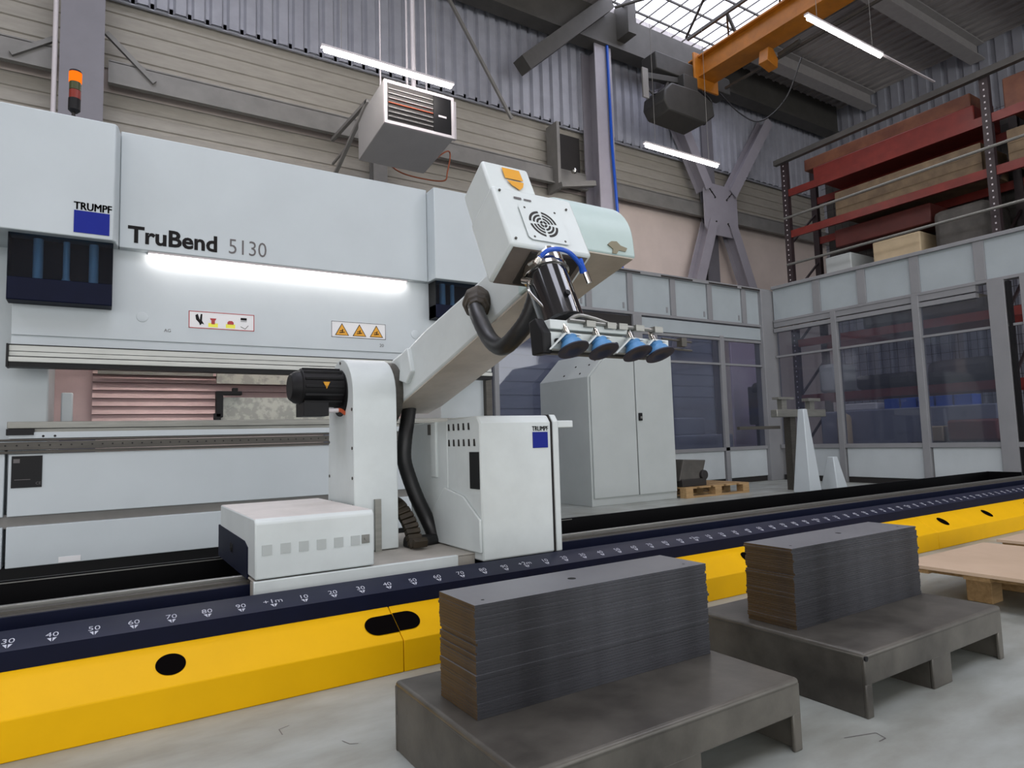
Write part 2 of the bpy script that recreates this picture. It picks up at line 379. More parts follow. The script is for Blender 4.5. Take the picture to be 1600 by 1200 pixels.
# wall frame left of the second column
t = thing('wall_frame', 'reddish brown hollow steel frame on the wall left of the second column', 'frame', (8.4, 7.6, 5.6))
P('frame_post', M_girt, t, lambda b: (box(b, 7.95, 8.02, 7.55, 7.9, 5.55, 6.9)))
P('frame_sill', M_girt, t, lambda b: bar(b, (7.95, 7.5, 5.6), (8.8, 7.5, 5.78), .12, .1, (0, 0, 1)))
P('dark_opening', M_dark, t, lambda b: box(b, 8.03, 8.75, 7.86, 7.9, 5.75, 6.85))
P('lamp_ball', M_chrome, t, lambda b: lathe(b, (8.3, 7.5, 5.95), ZA, [(-.06, .01), (-.04, .05), (0, .065), (.04, .05), (.06, .01)], 12))

# X bracing
t = thing('cross_brace', 'grey steel cross brace with a bolted octagonal plate on the back wall', 'brace', (12.55, 7.6, 3))
P('gusset_plate', M_colr, t, lambda b: prism(b, [(12.16, 5.25), (12.95, 5.25), (13.12, 5.42), (13.12, 6.28), (12.95, 6.45), (12.16, 6.45), (11.99, 6.28), (11.99, 5.42)], 7.5, 7.53, 'Y'), bevel=.004)
for p, q in (((12.25, 7.6, 5.55), (11.1, 7.6, 2.6)), ((12.9, 7.6, 5.55), (14.1, 7.6, 2.6)), ((12.15, 7.6, 6.3), (10.95, 7.6, 8.45)), ((12.95, 7.6, 6.3), (14.5, 7.6, 8.45))):
    P('brace_leg', M_colr, t, lambda b: ibeam(b, p, q, .26, .3, .02, .015, (0, 1, 0)))
def bolts(b):
    for sx in (-1, 1):
        for sz in (-1, 1):
            for k in range(3): cyl(b, (12.555+sx*(.2+.1*k), 7.5, 5.85+sz*(.28+.11*k)), (12.555+sx*(.2+.1*k), 7.48, 5.85+sz*(.28+.11*k)), .018, 8)
P('bolts', M_dark, t, bolts)
P('slot', M_dark, t, lambda b: [bar(b, (12.555+sx*.42, 7.495, 5.85+sz*.5), (12.555+sx*.18, 7.495, 5.85+sz*.28), .012, .03, (0, 1, 0)) for sx in (-1, 1) for sz in (-1, 1)])
bm = new(); tube(bm, [(9.12, 7.31, 8.66), (9.12, 7.29, 6.6), (9.22, 7.25, 4.0)], .03, 8, False); tag(obj('hanging_cable', bm, M_bluehose), 'blue cable hanging down beside the second column', 'cable')

# --------------------------------------------------------- tube lamps
def lamp(x0, x1, y, z, lab, top=H):
    t = thing('tube_lamp', lab, 'lamp', ((x0+x1)/2, y, z), 'ceiling tube lamps')
    P('tube', M_tube, t, lambda b: lathe(b, (x0+.03, y, z), XA, [(0, .012), (.015, .026), (x1-x0-.075, .026), (x1-x0-.06, .012)], 12))
    P('housing', M_pale, t, lambda b: box(b, x0, x1, y-.03, y+.03, z+.03, z+.06))
    for xx in (x0+.25, x1-.25): P('hanging_wire', M_girt, t, lambda b: cyl(b, (xx, y, z+.06), (xx, y, top), .004, 6))
    return t
lamp(2.69, 4.47, 5.2, 5.49, 'slim bright tube lamp hanging in front of the unit heater')
lamp(7.94, 9.72, 5.2, 5.46, 'slim bright tube lamp hanging above the octagonal brace plate')
lt = lamp(8.46, 10.33, 2.6, 6.30, 'thickest tube lamp, hanging nearest the yellow crane beam')
P('mounting_rail', M_pale, lt, lambda b: box(b, 10.33, 11.9, 2.585, 2.615, 6.335, 6.355))
for i, (x, y) in enumerate(((-4, -.5), (1.5, -.5), (7, -1.8), (-4, -5), (1.5, -5), (7, -5))):  # unseen lamps, assumed behind the camera for more front light
    lamp(x, x+1.8, y, 6.3, 'added tube lamp outside the picture, %s of the %s row behind the camera' % (('left', 'middle', 'right')[i % 3], 'near' if i < 3 else 'far'))

# --------------------------------------------------------- unit heater
t = thing('unit_heater', 'grey boxy unit heater hanging from rods by the back wall', 'heater', (4.1, 5.9, 4.9))
P('casing', M_heater, t, lambda b: prism(b, [(5.52, 4.93), (5.52, 5.52), (6.5, 5.42), (6.5, 4.80)], 3.60, 4.62), bevel=.01)
def hfr(b):
    for (a, c, z0, z1) in ((3.6, 4.62, 5.48, 5.52), (3.6, 4.62, 4.93, 4.97), (3.6, 3.64, 4.97, 5.48), (4.58, 4.62, 4.97, 5.48)): box(b, a, c, 5.49, 5.53, z0, z1)
P('front_frame', M_pale, t, hfr)
P('outlet_opening', M_dark, t, lambda b: box(b, 3.64, 4.58, 5.505, 5.53, 4.97, 5.48))
for k in range(7):
    P('louvre', M_orange if k == 3 else M_heater, t, lambda b: bar(b, (3.66, 5.5, 5.03+k*.063), (4.30, 5.5, 5.03+k*.063), .03, .006))
P('dark_panel', M_black, t, lambda b: box(b, 4.31, 4.575, 5.49, 5.51, 4.975, 5.475))
P('badge', M_pale, t, lambda b: box(b, 4.38, 4.50, 5.484, 5.492, 5.19, 5.215))
P('side_strip', M_pale, t, lambda b: box(b, 4.62, 4.68, 5.53, 5.6, 4.95, 5.5), bevel=.01)
for xx, yy in ((3.75, 6.0), (4.45, 6.0)):
    P('hanging_rod', M_pale, t, lambda b: cyl(b, (xx, yy, 5.45), (xx, yy, H), .012, 8))
P('flue_pipe', M_pale, t, lambda b: cyl(b, (4.25, 6.0, 5.45), (4.25, 6.0, H), .035, 12))
P('gas_pipe', M_pale, t, lambda b: cyl(b, (4.15, 6.0, 5.45), (4.15, 6.0, 8.0), .016, 8))
P('wall_bracket', M_girt, t, lambda b: (bar(b, (3.6, 6.1, 5.5), (3.6, 7.7, 4.95), .05, .05), bar(b, (3.6, 6.1, 5.5), (3.6, 7.7, 5.6), .05, .05), bar(b, (3.6, 7.0, 5.2), (3.6, 7.7, 5.2), .03, .03)))
P('copper_pipe', M_copper, t, lambda b: tube(b, [(4.62, 6.45, 4.9), (5.1, 6.6, 5.3), (5.12, 6.7, 5.0), (5.05, 6.75, 4.86), (4.5, 6.75, 4.84), (4.2, 6.7, 4.9), (4.1, 6.45, 4.95)], .012, 8))

# --------------------------------------------------------- overhead crane
t = thing('overhead_crane', 'yellow overhead crane beam spanning below the skylight', 'crane', (11.0, 5, 8.0))
P('girder', M_crane, t, lambda b: (box(b, 10.85, 11.35, -6, 6.75, 8.08, 8.12), box(b, 10.85, 11.35, -6, 6.75, 8.5, 8.54), box(b, 10.95, 11.25, -6, 6.75, 8.12, 8.5)), bevel=.005)
P('end_truck', M_hoist, t, lambda b: box(b, 9.7, 11.9, 6.55, 6.95, 7.98, 8.34), bevel=.02)
P('end_plate', M_crane, t, lambda b: box(b, 10.75, 11.45, 6.5, 6.55, 7.85, 8.6), bevel=.01)
P('festoon_rail', M_dclamp, t, lambda b: bar(b, (11.55, -4, 7.98), (11.55, 6.4, 7.98), .04, .05))
P('festoon_cable', M_hose, t, lambda b: tube(b, [(11.5, 6.5, 7.9), (11.6, 6.1, 7.3), (11.7, 5.7, 7.0), (11.8, 5.2, 7.25), (11.8, 4.8, 7.9)], .015, 6))
P('runway_truss', M_beam, t, lambda b: (bar(b, (10.7, -4, 8.9), (10.7, 6.6, 8.9), .06, .06), bar(b, (11.5, -4, 8.9), (11.5, 6.6, 8.9), .06, .06), [bar(b, (10.7, -4+i*1.2, 8.9), (10.95, -4+i*1.2, 8.54), .05, .05, (0, 1, 0)) for i in range(9)], [bar(b, (10.7, -4+i*1.2, 8.9), (11.5, -3.4+i*1.2, 8.9), .04, .04) for i in range(9)]))
t = thing('crane_hoist', 'dark electric hoist hanging below the yellow crane beam', 'hoist', (10.4, 6.6, 7.1))
P('hoist_body', M_hoist, t, lambda b: prism(b, [(9.62, 7.2), (9.75, 7.02), (10.75, 6.98), (11.05, 7.2), (11.0, 7.48), (10.6, 7.62), (9.85, 7.6), (9.66, 7.42)], 6.3, 6.9, 'Y'), bevel=.03)
P('hoist_frame', M_hoist, t, lambda b: (bar(b, (9.4, 6.6, 7.75), (10.4, 6.6, 7.9), .1, .12), bar(b, (9.9, 6.6, 7.5), (10.1, 6.6, 7.9), .06, .06, (0, 1, 0)), box(b, 10.3, 10.7, 6.4, 6.8, 7.55, 7.96)), bevel=.01)
P('control_plate', M_girt, t, lambda b: box(b, 9.27, 9.42, 6.5, 6.53, 7.25, 7.85))
P('hoist_cables', M_hose, t, lambda b: (tube(b, [(9.5, 6.6, 7.9), (9.42, 6.6, 7.65), (9.6, 6.6, 7.45), (9.75, 6.6, 7.5)], .02, 6), tube(b, [(10.95, 6.6, 7.7), (11.15, 6.6, 7.5), (11.1, 6.6, 7.2), (11.0, 6.6, 7.15)], .02, 6), tube(b, [(10.9, 6.5, 7.8), (11.2, 6.5, 7.65), (11.15, 6.5, 7.35)], .02, 6)))
t = thing('crane_trolley', 'small orange trolley bracket under the crane rail', 'bracket', (11.5, 4.6, 7.4))
P('bracket_plate', M_crane, t, lambda b: prism(b, [(10.95, 7.68), (11.25, 7.6), (11.28, 7.78), (11.15, 7.95), (11.0, 7.95)], 4.95, 5.15, 'Y'), bevel=.01)
P('buffer', M_dclamp, t, lambda b: cyl(b, (11.3, 4.5, 7.9), (11.3, 4.94, 7.87), .05, 12))

# ================================================================== PRESS BRAKE
YR = 2.50
t = pb = thing('press_brake', 'long white press brake with a lit work zone', 'machine', (1.66, 3.0, 0))
P('side_frame', M_white, t, lambda b: box(b, -1.3, .24, 2.75, 4.3, 0, 2.78), bevel=.01)
P('side_frame', M_white, t, lambda b: box(b, 2.98, 3.46, 2.75, 4.3, 0, 2.78), bevel=.01)
hd = P('hood', M_white, t, lambda b: prism(b, [(-1.3, 2.305), (.563, 2.305), (.578, 2.33), (.595, 2.43), (.595, 3.3), (-1.3, 3.3)], 2.05, 2.79, 'Z'), bevel=.006)
P('hood', M_white, t, lambda b: prism(b, [(2.735, 3.3), (2.735, 2.305), (3.6, 2.305), (3.6, 3.3)], 2.05, 2.79, 'Z'), bevel=.006)
cv = P('cover_panel', M_white, t, lambda b: box(b, .597, 2.733, 2.44, 3.25, 2.05, 2.81), bevel=.005)
# lettering (same strings as on the machine)
def tx(par, name, m, calls):
    bm = new()
    for c in calls: text_bm(bm, **c)
    return obj(name, bm, m, par, angle=60)
tx(cv, 'model_lettering', M_letter, [dict(s='TruBend', size=.150, o=(.645, 2.438, 2.093), ux=XA, uy=ZA, bold=.0042, width=.99)])
tx(cv, 'model_number', M_letterg, [dict(s='5130', size=.150, o=(1.235, 2.438, 2.093), ux=XA, uy=ZA, bold=-.0008, width=.86)])
P('logo_square', M_blue, hd, lambda b: box(b, .36, .542, 2.301, 2.306, 2.075, 2.21))
tx(hd, 'logo_lettering', M_letter, [dict(s='TRUMPF', size=.066, o=(.357+dx, 2.303, 2.216+dz), ux=XA, uy=ZA, bold=.0, width=.80) for dx in (0, .0016, .0032) for dz in (0, .0014)])
rm = P('ram', M_white, t, lambda b: (box(b, .062, 3.30, YR, 2.66, 1.47, 2.06), box(b, .062, 3.30, YR+.006, 2.66, 1.30, 1.462), box(b, .062, 3.3, YR+.012, 2.6, 1.455, 1.475)), bevel=.003)
P('plug_cap', M_white, rm, lambda b: lathe(b, (.735, YR-.006, 1.625), (0, 1, 0), [(0, .026), (.002, .033), (.008, .034)], 24))
P('plug_cap', M_white, rm, lambda b: lathe(b, (2.64, YR-.006, 1.625), (0, 1, 0), [(0, .026), (.002, .033), (.008, .034)], 24))
tb = P('tool_clamp', M_lclamp, t, lambda b: (box(b, .06, 3.3, 2.43, 2.52, 1.335, 1.40), box(b, .06, 3.3, 2.415, 2.52, 1.30, 1.33)), bevel=.003)
P('clamp_edge', M_black, tb, lambda b: (box(b, .055, 3.3, 2.425, 2.52, 1.272, 1.30), box(b, .05, .06, 2.41, 2.52, 1.27, 1.405), box(b, .06, 3.3, 2.428, 2.5, 1.40, 1.405), box(b, .062, 3.3, 2.4285, 2.5, 1.362, 1.365), box(b, .062, 3.3, 2.4285, 2.5, 1.330, 1.3355)))
# work light
wl = P('work_light', M_pale, t, lambda b: box(b, .76, 2.56, 2.452, 2.498, 2.035, 2.052))
P('light_strip', M_led, wl, lambda b: box(b, .77, 2.55, 2.460, 2.490, 2.022, 2.034))
# warning labels on the ram
YS = YR-.002
s1 = P('instruction_label', M_stickw, rm, lambda b: box(b, 1.005, 1.42, YS, YR, 1.572, 1.688))
def brd(b, x0, x1, z0, z1, w_, y):
    box(b, x0, x1, y-.001, y, z0, z0+w_); box(b, x0, x1, y-.001, y, z1-w_, z1); box(b, x0, x0+w_, y-.001, y, z0, z1); box(b, x1-w_, x1, y-.001, y, z0, z1)
P('label_border', M_stickr, s1, lambda b: brd(b, 1.005, 1.42, 1.572, 1.688, .005, YS))
P('label_pictogram', M_letter, s1, lambda b: (prism(b, [(1.045, 1.66), (1.06, 1.67), (1.072, 1.63), (1.078, 1.67), (1.088, 1.67), (1.086, 1.625), (1.1, 1.60), (1.085, 1.605), (1.075, 1.592), (1.068, 1.61), (1.05, 1.63)], YS-.001, YS, 'Y'),
  box(b, 1.33, 1.37, YS-.001, YS, 1.645, 1.662), box(b, 1.33, 1.37, YS-.001, YS, 1.636, 1.639), bar(b, (1.33, YS-.001, 1.60), (1.36, YS-.001, 1.585), .003, .002, (0, 1, 0)), bar(b, (1.36, YS-.001, 1.585), (1.38, YS-.001, 1.61), .003, .002, (0, 1, 0))))
for xx in (1.125, 1.235): P('label_pictogram', M_stickl, s1, lambda b: box(b, xx, xx+.06, YS-.001, YS, 1.585, 1.612))
P('label_pictogram', M_stickr, s1, lambda b: (prism(b, [(1.14, 1.632), (1.135, 1.645), (1.175, 1.645), (1.17, 1.632), (1.166, 1.632), (1.166, 1.605), (1.144, 1.605), (1.144, 1.632)], YS-.002, YS-.001, 'Y'), prism(b, [(1.245, 1.61), (1.245, 1.625), (1.255, 1.635), (1.275, 1.635), (1.285, 1.625), (1.285, 1.61)], YS-.002, YS-.001, 'Y')))
s2 = P('warning_label', M_stickw, rm, lambda b: box(b, 1.965, 2.39, YS, YR, 1.568, 1.688))
P('label_border', M_letter, s2, lambda b: brd(b, 1.965, 2.39, 1.568, 1.688, .003, YS))
def tri(b, cx, z0, s, y, d): prism(b, [(cx-s, z0), (cx+s, z0), (cx, z0+s*1.73)], y-d, y, 'Y')
P('warning_triangles', M_letter, s2, lambda b: [tri(b, cx, 1.582, .054, YS, .001) for cx in (2.045, 2.18, 2.315)])
P('warning_triangles', M_sticker, s2, lambda b: [tri(b, cx, 1.586, .046, YS-.001, .001) for cx in (2.045, 2.18, 2.315)])
P('label_pictogram', M_letter, s2, lambda b: [(bar(b, (cx-.02, YS-.003, 1.602), (cx+.02, YS-.003, 1.608), .006, .002, (0, 1, 0)), bar(b, (cx, YS-.003, 1.602), (cx+.006, YS-.003, 1.63), .006, .002, (0, 1, 0)), bar(b, (cx-.018, YS-.003, 1.615), (cx+.004, YS-.003, 1.622), .005, .002, (0, 1, 0))) for cx in (2.045, 2.18, 2.315)])
tx(rm, 'small_marks', M_letterg, [dict(s='20', size=.035, o=(2.34, YR-.001, 1.51), ux=XA, uy=ZA), dict(s='AG', size=.03, o=(.86, YR-.001, 1.535), ux=XA, uy=ZA)])
# sight windows under the hoods
def sight(x0, x1, z0, zn):
    hs = P('sight_window', M_black, t, lambda b: (box(b, x0, x1, 2.49, 2.498, z0, 2.049), box(b, x0, x0+.006, 2.37, 2.49, z0, 2.049), box(b, x1-.006, x1, 2.37, 2.49, z0, 2.049)))
    P('navy_panel', M_navy, hs, lambda b: box(b, x0, x1, 2.362, 2.49, z0, zn), bevel=.006)
    P('glass_pane', M_sight, hs, lambda b: box(b, x0, x1, 2.364, 2.368, zn, 2.049))
    n = 3 if x0 < 1 else 2
    for k in range(n):
        cx = x0+.14+k*.14 if n == 3 else x0+.09+k*.09; r = .026 if k != 1 else .018
        P('hydraulic_cylinder', M_tealcyl, hs, lambda b: lathe(b, (cx, 2.43, zn), ZA, [(0, r*1.5 if k == 1 else r), (.03, r), (.045, r), (2.04-zn, r)], 14))
sight(.045, .565, 1.655, 1.79); sight(2.765, 3.3, 1.75, 1.86)
# lower table
tbm = P('table_clamp', M_clamp, t, lambda b: (box(b, .06, 3.2, 2.48, 2.62, .915, .955), box(b, .065, 3.2, 2.50, 2.6, .89, .915)), bevel=.003)
P('clamp_end_block', M_black, tbm, lambda b: box(b, .06, .19, 2.44, 2.52, .875, .912))
bb = P('table_beam', M_white, t, lambda b: box(b, .07, 3.3, 2.45, 2.6, .855, .892), bevel=.002)
P('table_holes', M_black, bb, lambda b: [cyl(b, (xx, 2.449, .868), (xx, 2.451, .868), .007, 10) for xx in (.235, .292)])
rl = P('front_rail', M_dclamp, t, lambda b: (box(b, -.9, 3.3, 2.45, 2.6, .842, .853), box(b, -.9, 3.3, 2.43, 2.6, .79, .835), box(b, -.9, 3.3, 2.44, 2.6, .768, .785)), bevel=.002)
for i in range(36): P('rail_bolt', M_black, rl, lambda b: cyl(b, (.06+.0525*i, 2.429, .815), (.06+.0525*i, 2.431, .815), .005, 8))
P('front_panel', M_white, t, lambda b: box(b, .075, 3.3, 2.45, 2.6, .41, .766), bevel=.004)
P('front_panel', M_white, t, lambda b: box(b, -.9, .058, 2.45, 2.6, .41, .79), bevel=.004)
P('recess_strip', M_girt, t, lambda b: box(b, -.9, 3.3, 2.49, 2.6, .34, .42))
P('front_panel', M_white, t, lambda b: box(b, .075, 3.3, 2.45, 2.6, .12, .352), bevel=.004)
P('front_panel', M_white, t, lambda b: box(b, -.9, .058, 2.45, 2.6, .12, .352), bevel=.004)
P('plinth', M_black, t, lambda b: box(b, -.9, 3.3, 2.5, 2.75, 0, .12))
npl = P('name_plate', M_black, t, lambda b: box(b, .09, .235, 2.446, 2.45, .572, .755))
P('plate_print', M_letterg, npl, lambda b: (box(b, .098, .128, 2.445, 2.447, .715, .738), box(b, .105, .18, 2.445, 2.447, .617, .620)))
tx(npl, 'plate_lettering', M_letterg, [dict(s='CE', size=.022, o=(.205, 2.445, .588), ux=XA, uy=ZA)])
P('small_plate', M_stickw, t, lambda b: box(b, .325, .435, 2.447, 2.45, .125, .158), bevel=.001)
# back of the work zone
bk = P('back_cover', M_pink, t, lambda b: box(b, .24, 3.0, 3.45, 3.5, .9, 1.7))
P('bellows_slats', M_pink, bk, lambda b: [prism(b, [(3.38, z0), (3.42, z0+.055), (3.46, z0+.055), (3.46, z0)], .47, 3.0) for z0 in [.92+.06*i for i in range(11)]])
P('back_gauge_plate', M_galv, t, lambda b: (box(b, 1.30, 2.4, 3.15, 3.18, .95, 1.155), box(b, 1.29, 2.4, 3.25, 3.28, 1.27, 1.42)))
P('back_gauge_finger', M_black, t, lambda b: (box(b, 1.265, 1.315, 3.1, 3.16, 1.0, 1.18), box(b, 1.265, 1.45, 3.1, 3.16, 1.17, 1.20), box(b, 1.38, 1.42, 3.1, 3.14, 1.19, 1.225), box(b, 1.25, 1.30, 3.1, 3.14, .97, 1.03)), bevel=.004)
il = P('inner_fill_light', M_pale, t, lambda b: box(b, .4, 2.9, 2.80, 2.86, 1.80, 1.82))  # unseen strip added to brighten the back of the work zone
P('light_strip', mat('inner_fill_strip', '#fff2ec', .5, emit=26.), il, lambda b: box(b, .42, 2.88, 2.81, 2.85, 1.785, 1.799))
P('guide_bar', M_white, t, lambda b: box(b, .30, .365, 2.9, 2.95, .93, 1.16), bevel=.008)
P('tool_rack', M_clamp, t, lambda b: (box(b, .50, 1.27, 3.3, 3.34, 1.33, 1.36), box(b, .50, 1.27, 3.3, 3.34, 1.42, 1.45), [cyl(b, (.56+.05*i, 3.29, 1.385), (.56+.05*i, 3.3, 1.385), .012, 8) for i in range(6)]))
P('vertical_post', M_dclamp, t, lambda b: box(b, 3.40, 3.46, 2.7, 2.75, .9, 2.05))

# signal tower
t = thing('signal_tower', 'signal tower with lit amber top standing on the white machine', 'signal lamp', (.35, 2.6, 2.79))
P('pole', M_pale, t, lambda b: cyl(b, (.335, 2.6, 2.7915), (.335, 2.6, 2.90), .012, 10))
P('foot', M_dark, t, lambda b: lathe(b, (.335, 2.6, 2.88), ZA, [(0, .02), (.01, .04), (.02, .035), (.03, .012), (.06, .01)], 16))
P('black_module', M_black, t, lambda b: lathe(b, (.338, 2.6, 2.94), ZA, [(0, .02), (.015, .034), (.09, .034)], 20))
P('red_module', M_reddark, t, lambda b: cyl(b, (.34, 2.6, 3.03), (.34, 2.6, 3.085), .033))
P('green_module', M_greendark, t, lambda b: cyl(b, (.34, 2.6, 3.088), (.34, 2.6, 3.14), .033))
P('amber_module', M_amber, t, lambda b: cyl(b, (.34, 2.6, 3.142), (.34, 2.6, 3.205), .036))
P('cap', M_black, t, lambda b: lathe(b, (.34, 2.6, 3.205), ZA, [(0, .036), (.012, .034), (.02, .02)], 20))

# ================================================================== ROBOT RAIL
t = thing('robot_rail', 'long floor rail with navy scale beam and yellow cover', 'rail', (3, 0, 0))
def cover(x0, x1, holes):
    bm = new()
    yb, zt = -.169, .104; y2, z2 = -.03, .189
    o = obj('yellow_cover', (prism(bm, [(yb, 0), (yb, zt), (y2, z2), (y2, .17), (yb+.012, zt-.006), (yb+.012, 0)], x0, x1), bm)[1], M_yellow, t, bevel=.003)
    bm = new(); n = Vector((0, -(z2-zt), y2-yb)).normalized(); sl = Vector((0, y2-yb, z2-zt)).normalized()
    for (hx, hw) in holes:
        c = Vector((hx, (yb+y2)/2, (zt+z2)/2))+n*.0012; pts = []
        r = .04
        for i in range(40):
            a = 2*PI*i/40; px = math.cos(a)*r+(hw/2-r)*(1 if math.cos(a) > 0 else -1) if hw > .09 else math.cos(a)*r
            pts.append(c+Vector((px, 0, 0))+sl*math.sin(a)*r)
        bm.faces.new([bm.verts.new(p) for p in pts])
        obj('cover_hole', bm, M_hole, o); bm = new()
cover(-2.4, 1.385, [(-.5, .08), (.69, .08), (1.335, .08)])
cover(1.387, 5.0, [(1.43, .08), (3.26, .08), (4.4, .08)])
cover(5.002, 9.0, [(5.22, .08), (5.85, .08), (6.6, .16)])
bm = new(); c = Vector((1.36, -.0995, .1465)); n = Vector((0, -.085, .139)).normalized(); sl = Vector((0, .139, .085)).normalized()
for (x0, x1, dz) in ((1.275, 1.385, -.001), (1.387, 1.475, .002)):
    pts = []
    for i in range(21):
        a = PI/2+PI*i/20 if x0 < 1.3 else -PI/2+PI*i/20
        cx = x0+.042 if x0 < 1.3 else x1-.042
        pts.append(c*0+Vector((cx+math.cos(a)*.042, c.y, c.z))+sl*(math.sin(a)*.042+dz)+n*.0022)
    e = x1 if x0 < 1.3 else x0
    lo = Vector((e, c.y, c.z))+sl*(-.042+dz)+n*.0022; hi = Vector((e, c.y, c.z))+sl*(.042+dz)+n*.0022
    pts = pts+[lo, hi] if x0 < 1.3 else pts+[hi, lo]
    bm.faces.new([bm.verts.new(p) for p in pts])
obj('slot_opening', bm, M_hole, t)
sb = P('scale_beam', [M_navy, M_navy2], t, lambda b: (prism(b, [(-.03, 0), (-.03, .240), (.06, .2765), (.09, .27), (.09, 0)], -2.4, 9.0)))
for p in sb.data.polygons:
    if p.normal.z > .7 and p.normal.y < -.1: p.material_index = 1
# scale: a figure every 10 cm, a metre mark every metre
bm = new(); so = Vector((0, -.03, .240)); sv = Vector((0, .09, .0365)).normalized(); sn = Vector((1, 0, 0)).cross(sv)
for i in range(-6, 78):
    xx = i*.1; 
    d = (i % 10)
    s = ('+%dm' % (i//10)) if d == 0 else str(d*10)
    big = .031 if d == 0 else .029
    base = so+sv*.036+sn*.0008
    text_bm(bm, s, big, base+Vector((xx, 0, 0)), XA, sv, -.0002, .0002, 1.12, 'CENTER')
    a = so+sv*.030+sn*.001
    for sg in (-1, 1):
        tri_ = [a+Vector((xx+sg*.0015, 0, 0)), a+Vector((xx+sg*.0115, 0, 0)), a+Vector((xx+sg*.0015, 0, 0))-sv*.017]
        bm.faces.new([bm.verts.new(p) for p in tri_])
obj('scale_markings', bm, mat('white_scale_print', '#b9bcc6', .5, var=.02), sb, angle=60)
P('carriage_rail', M_dclamp, t, lambda b: (box(b, -2.4, 9.0, .256, .40, .05, .276), box(b, -2.4, 9.0, .30, .33, .276, .284)))
P('navy_base', M_navy, t, lambda b: (box(b, -2.4, 9.0, .09, .24, 0, .16), box(b, -2.4, 9.0, .24, .256, 0, .277)))
P('guide_bar', M_steel, t, lambda b: box(b, -2.4, 9.0, .37, .39, .27, .29), bevel=.003)
P('cable_tray', M_blackp, t, lambda b: (box(b, -2.4, 8.65, 1.0, 1.02, .0, .272), box(b, -2.4, 8.65, .41, 1.0, .0, .10), box(b, 8.64, 8.66, .7, 1.02, 0, .272)))
P('tray_glint', M_steel, t, lambda b: box(b, -2.4, 3.0, .995, 1.0, .262, .266))  # bright strip standing in for the reflection along the tray edge
P('tray_rail', M_dclamp, t, lambda b: (box(b, -2.4, 8.2, .52, .56, .10, .16), box(b, -2.4, 8.2, .8, .83, .10, .15)))

# ================================================================== BENDING ROBOT
t = rb = thing('bending_robot', 'white rail mounted bending robot reaching out with a suction gripper', 'robot', (1.6, .5, .28))
P('carriage_deck', M_deck, t, lambda b: (box(b, .97, 2.24, .16, .95, .2925, .300), box(b, .97, 1.85, .162, .234, .20, .2925)), bevel=.003)
P('deck_flange', M_white2, t, lambda b: box(b, .965, 1.76, .14, .16, .24, .302), bevel=.003)
bx = P('base_housing', [M_white2, M_top], t, lambda b: prism(b, [(.15, .306), (.15, .500), (.165, .516), (.89, .516), (.89, .306)], .97, 1.405), bevel=.006)
for p in bx.data.polygons:
    if p.normal.z > .9: p.material_index = 1
for cx in (1.01, 1.074, 1.138, 1.202, 1.266, 1.33): P('vent_window', M_grey, bx, lambda b: box(b, cx-.017, cx+.017, .1475, .1505, .388, .424))
P('latch', M_steel, bx, lambda b: (box(b, 1.355, 1.385, .146, .15, .392, .424), cyl(b, (1.37, .142, .41), (1.37, .15, .41), .006, 10)))
P('side_cover', M_navy, bx, lambda b: prism(b, [(.92, .2925), (.29, .2925), (.27, .2925), (.27, .405), (.33, .422), (.92, .428)], .966, .972))
tx(bx, 'side_lettering', M_letter, [dict(s='BM', size=.05, o=(.965, .62, .35), ux=(0, -1, 0), uy=ZA, bold=.001)])
# column with round head
def arc(cy, cz, r, a0, a1, n=16): return [(cy+r*math.cos(a0+(a1-a0)*i/n), cz+r*math.sin(a0+(a1-a0)*i/n)) for i in range(n+1)]
cl = P('column', M_white2, t, lambda b: prism(b, [(.48, .304)]+arc(.655, .985, .172, PI, 0)+[(.86, .5), (.86, .304)], 1.44, 1.642), bevel=.004)
P('bore', M_black, cl, lambda b: cyl(b, (1.434, .655, 1.0), (1.4405, .655, 1.0), .105, 32))
P('screws', M_dclamp, cl, lambda b: [cyl(b, (1.437, y, z), (1.44, y, z), .007, 8) for y, z in ((.50, .62), (.50, .75), (.50, .92), (.83, .62), (.83, .78), (.80, .50), (.655, 1.14), (.50, .50))])
P('flat_bar', M_clamp, cl, lambda b: box(b, 1.528, 1.556, .465, .48, .30, .525))
mo = P('motor', M_black, t, lambda b: (lathe(b, (1.445, .655, 1.025), (-1, 0, 0), [(0, .083), (.19, .083), (.195, .075), (.215, .07), (.235, .055)], 32), [bar(b, (1.43, .655+.083*math.cos(a), 1.025+.083*math.sin(a)), (1.26, .655+.083*math.cos(a), 1.025+.083*math.sin(a)), .012, .012) for a in [PI*2*i/14 for i in range(14)]], box(b, 1.25, 1.36, .57, .70, .895, .955)), bevel=.002)
P('connector', M_pale, mo, lambda b: cyl(b, (1.36, .585, .918), (1.405, .585, .92), .010, 12))
P('orange_cable', M_orange, mo, lambda b: tube(b, [(1.40, .585, .92), (1.42, .59, .92), (1.445, .60, .905)], .009, 8))
P('warning_sticker', M_sticker, mo, lambda b: prism(b, [(1.335, 1.045), (1.365, 1.045), (1.35, 1.015)], .566, .571, 'Y'))
P('joint_ring', M_dclamp, t, lambda b: (cyl(b, (1.642, .64, 1.0), (1.68, .64, 1.0), .148, 40)))
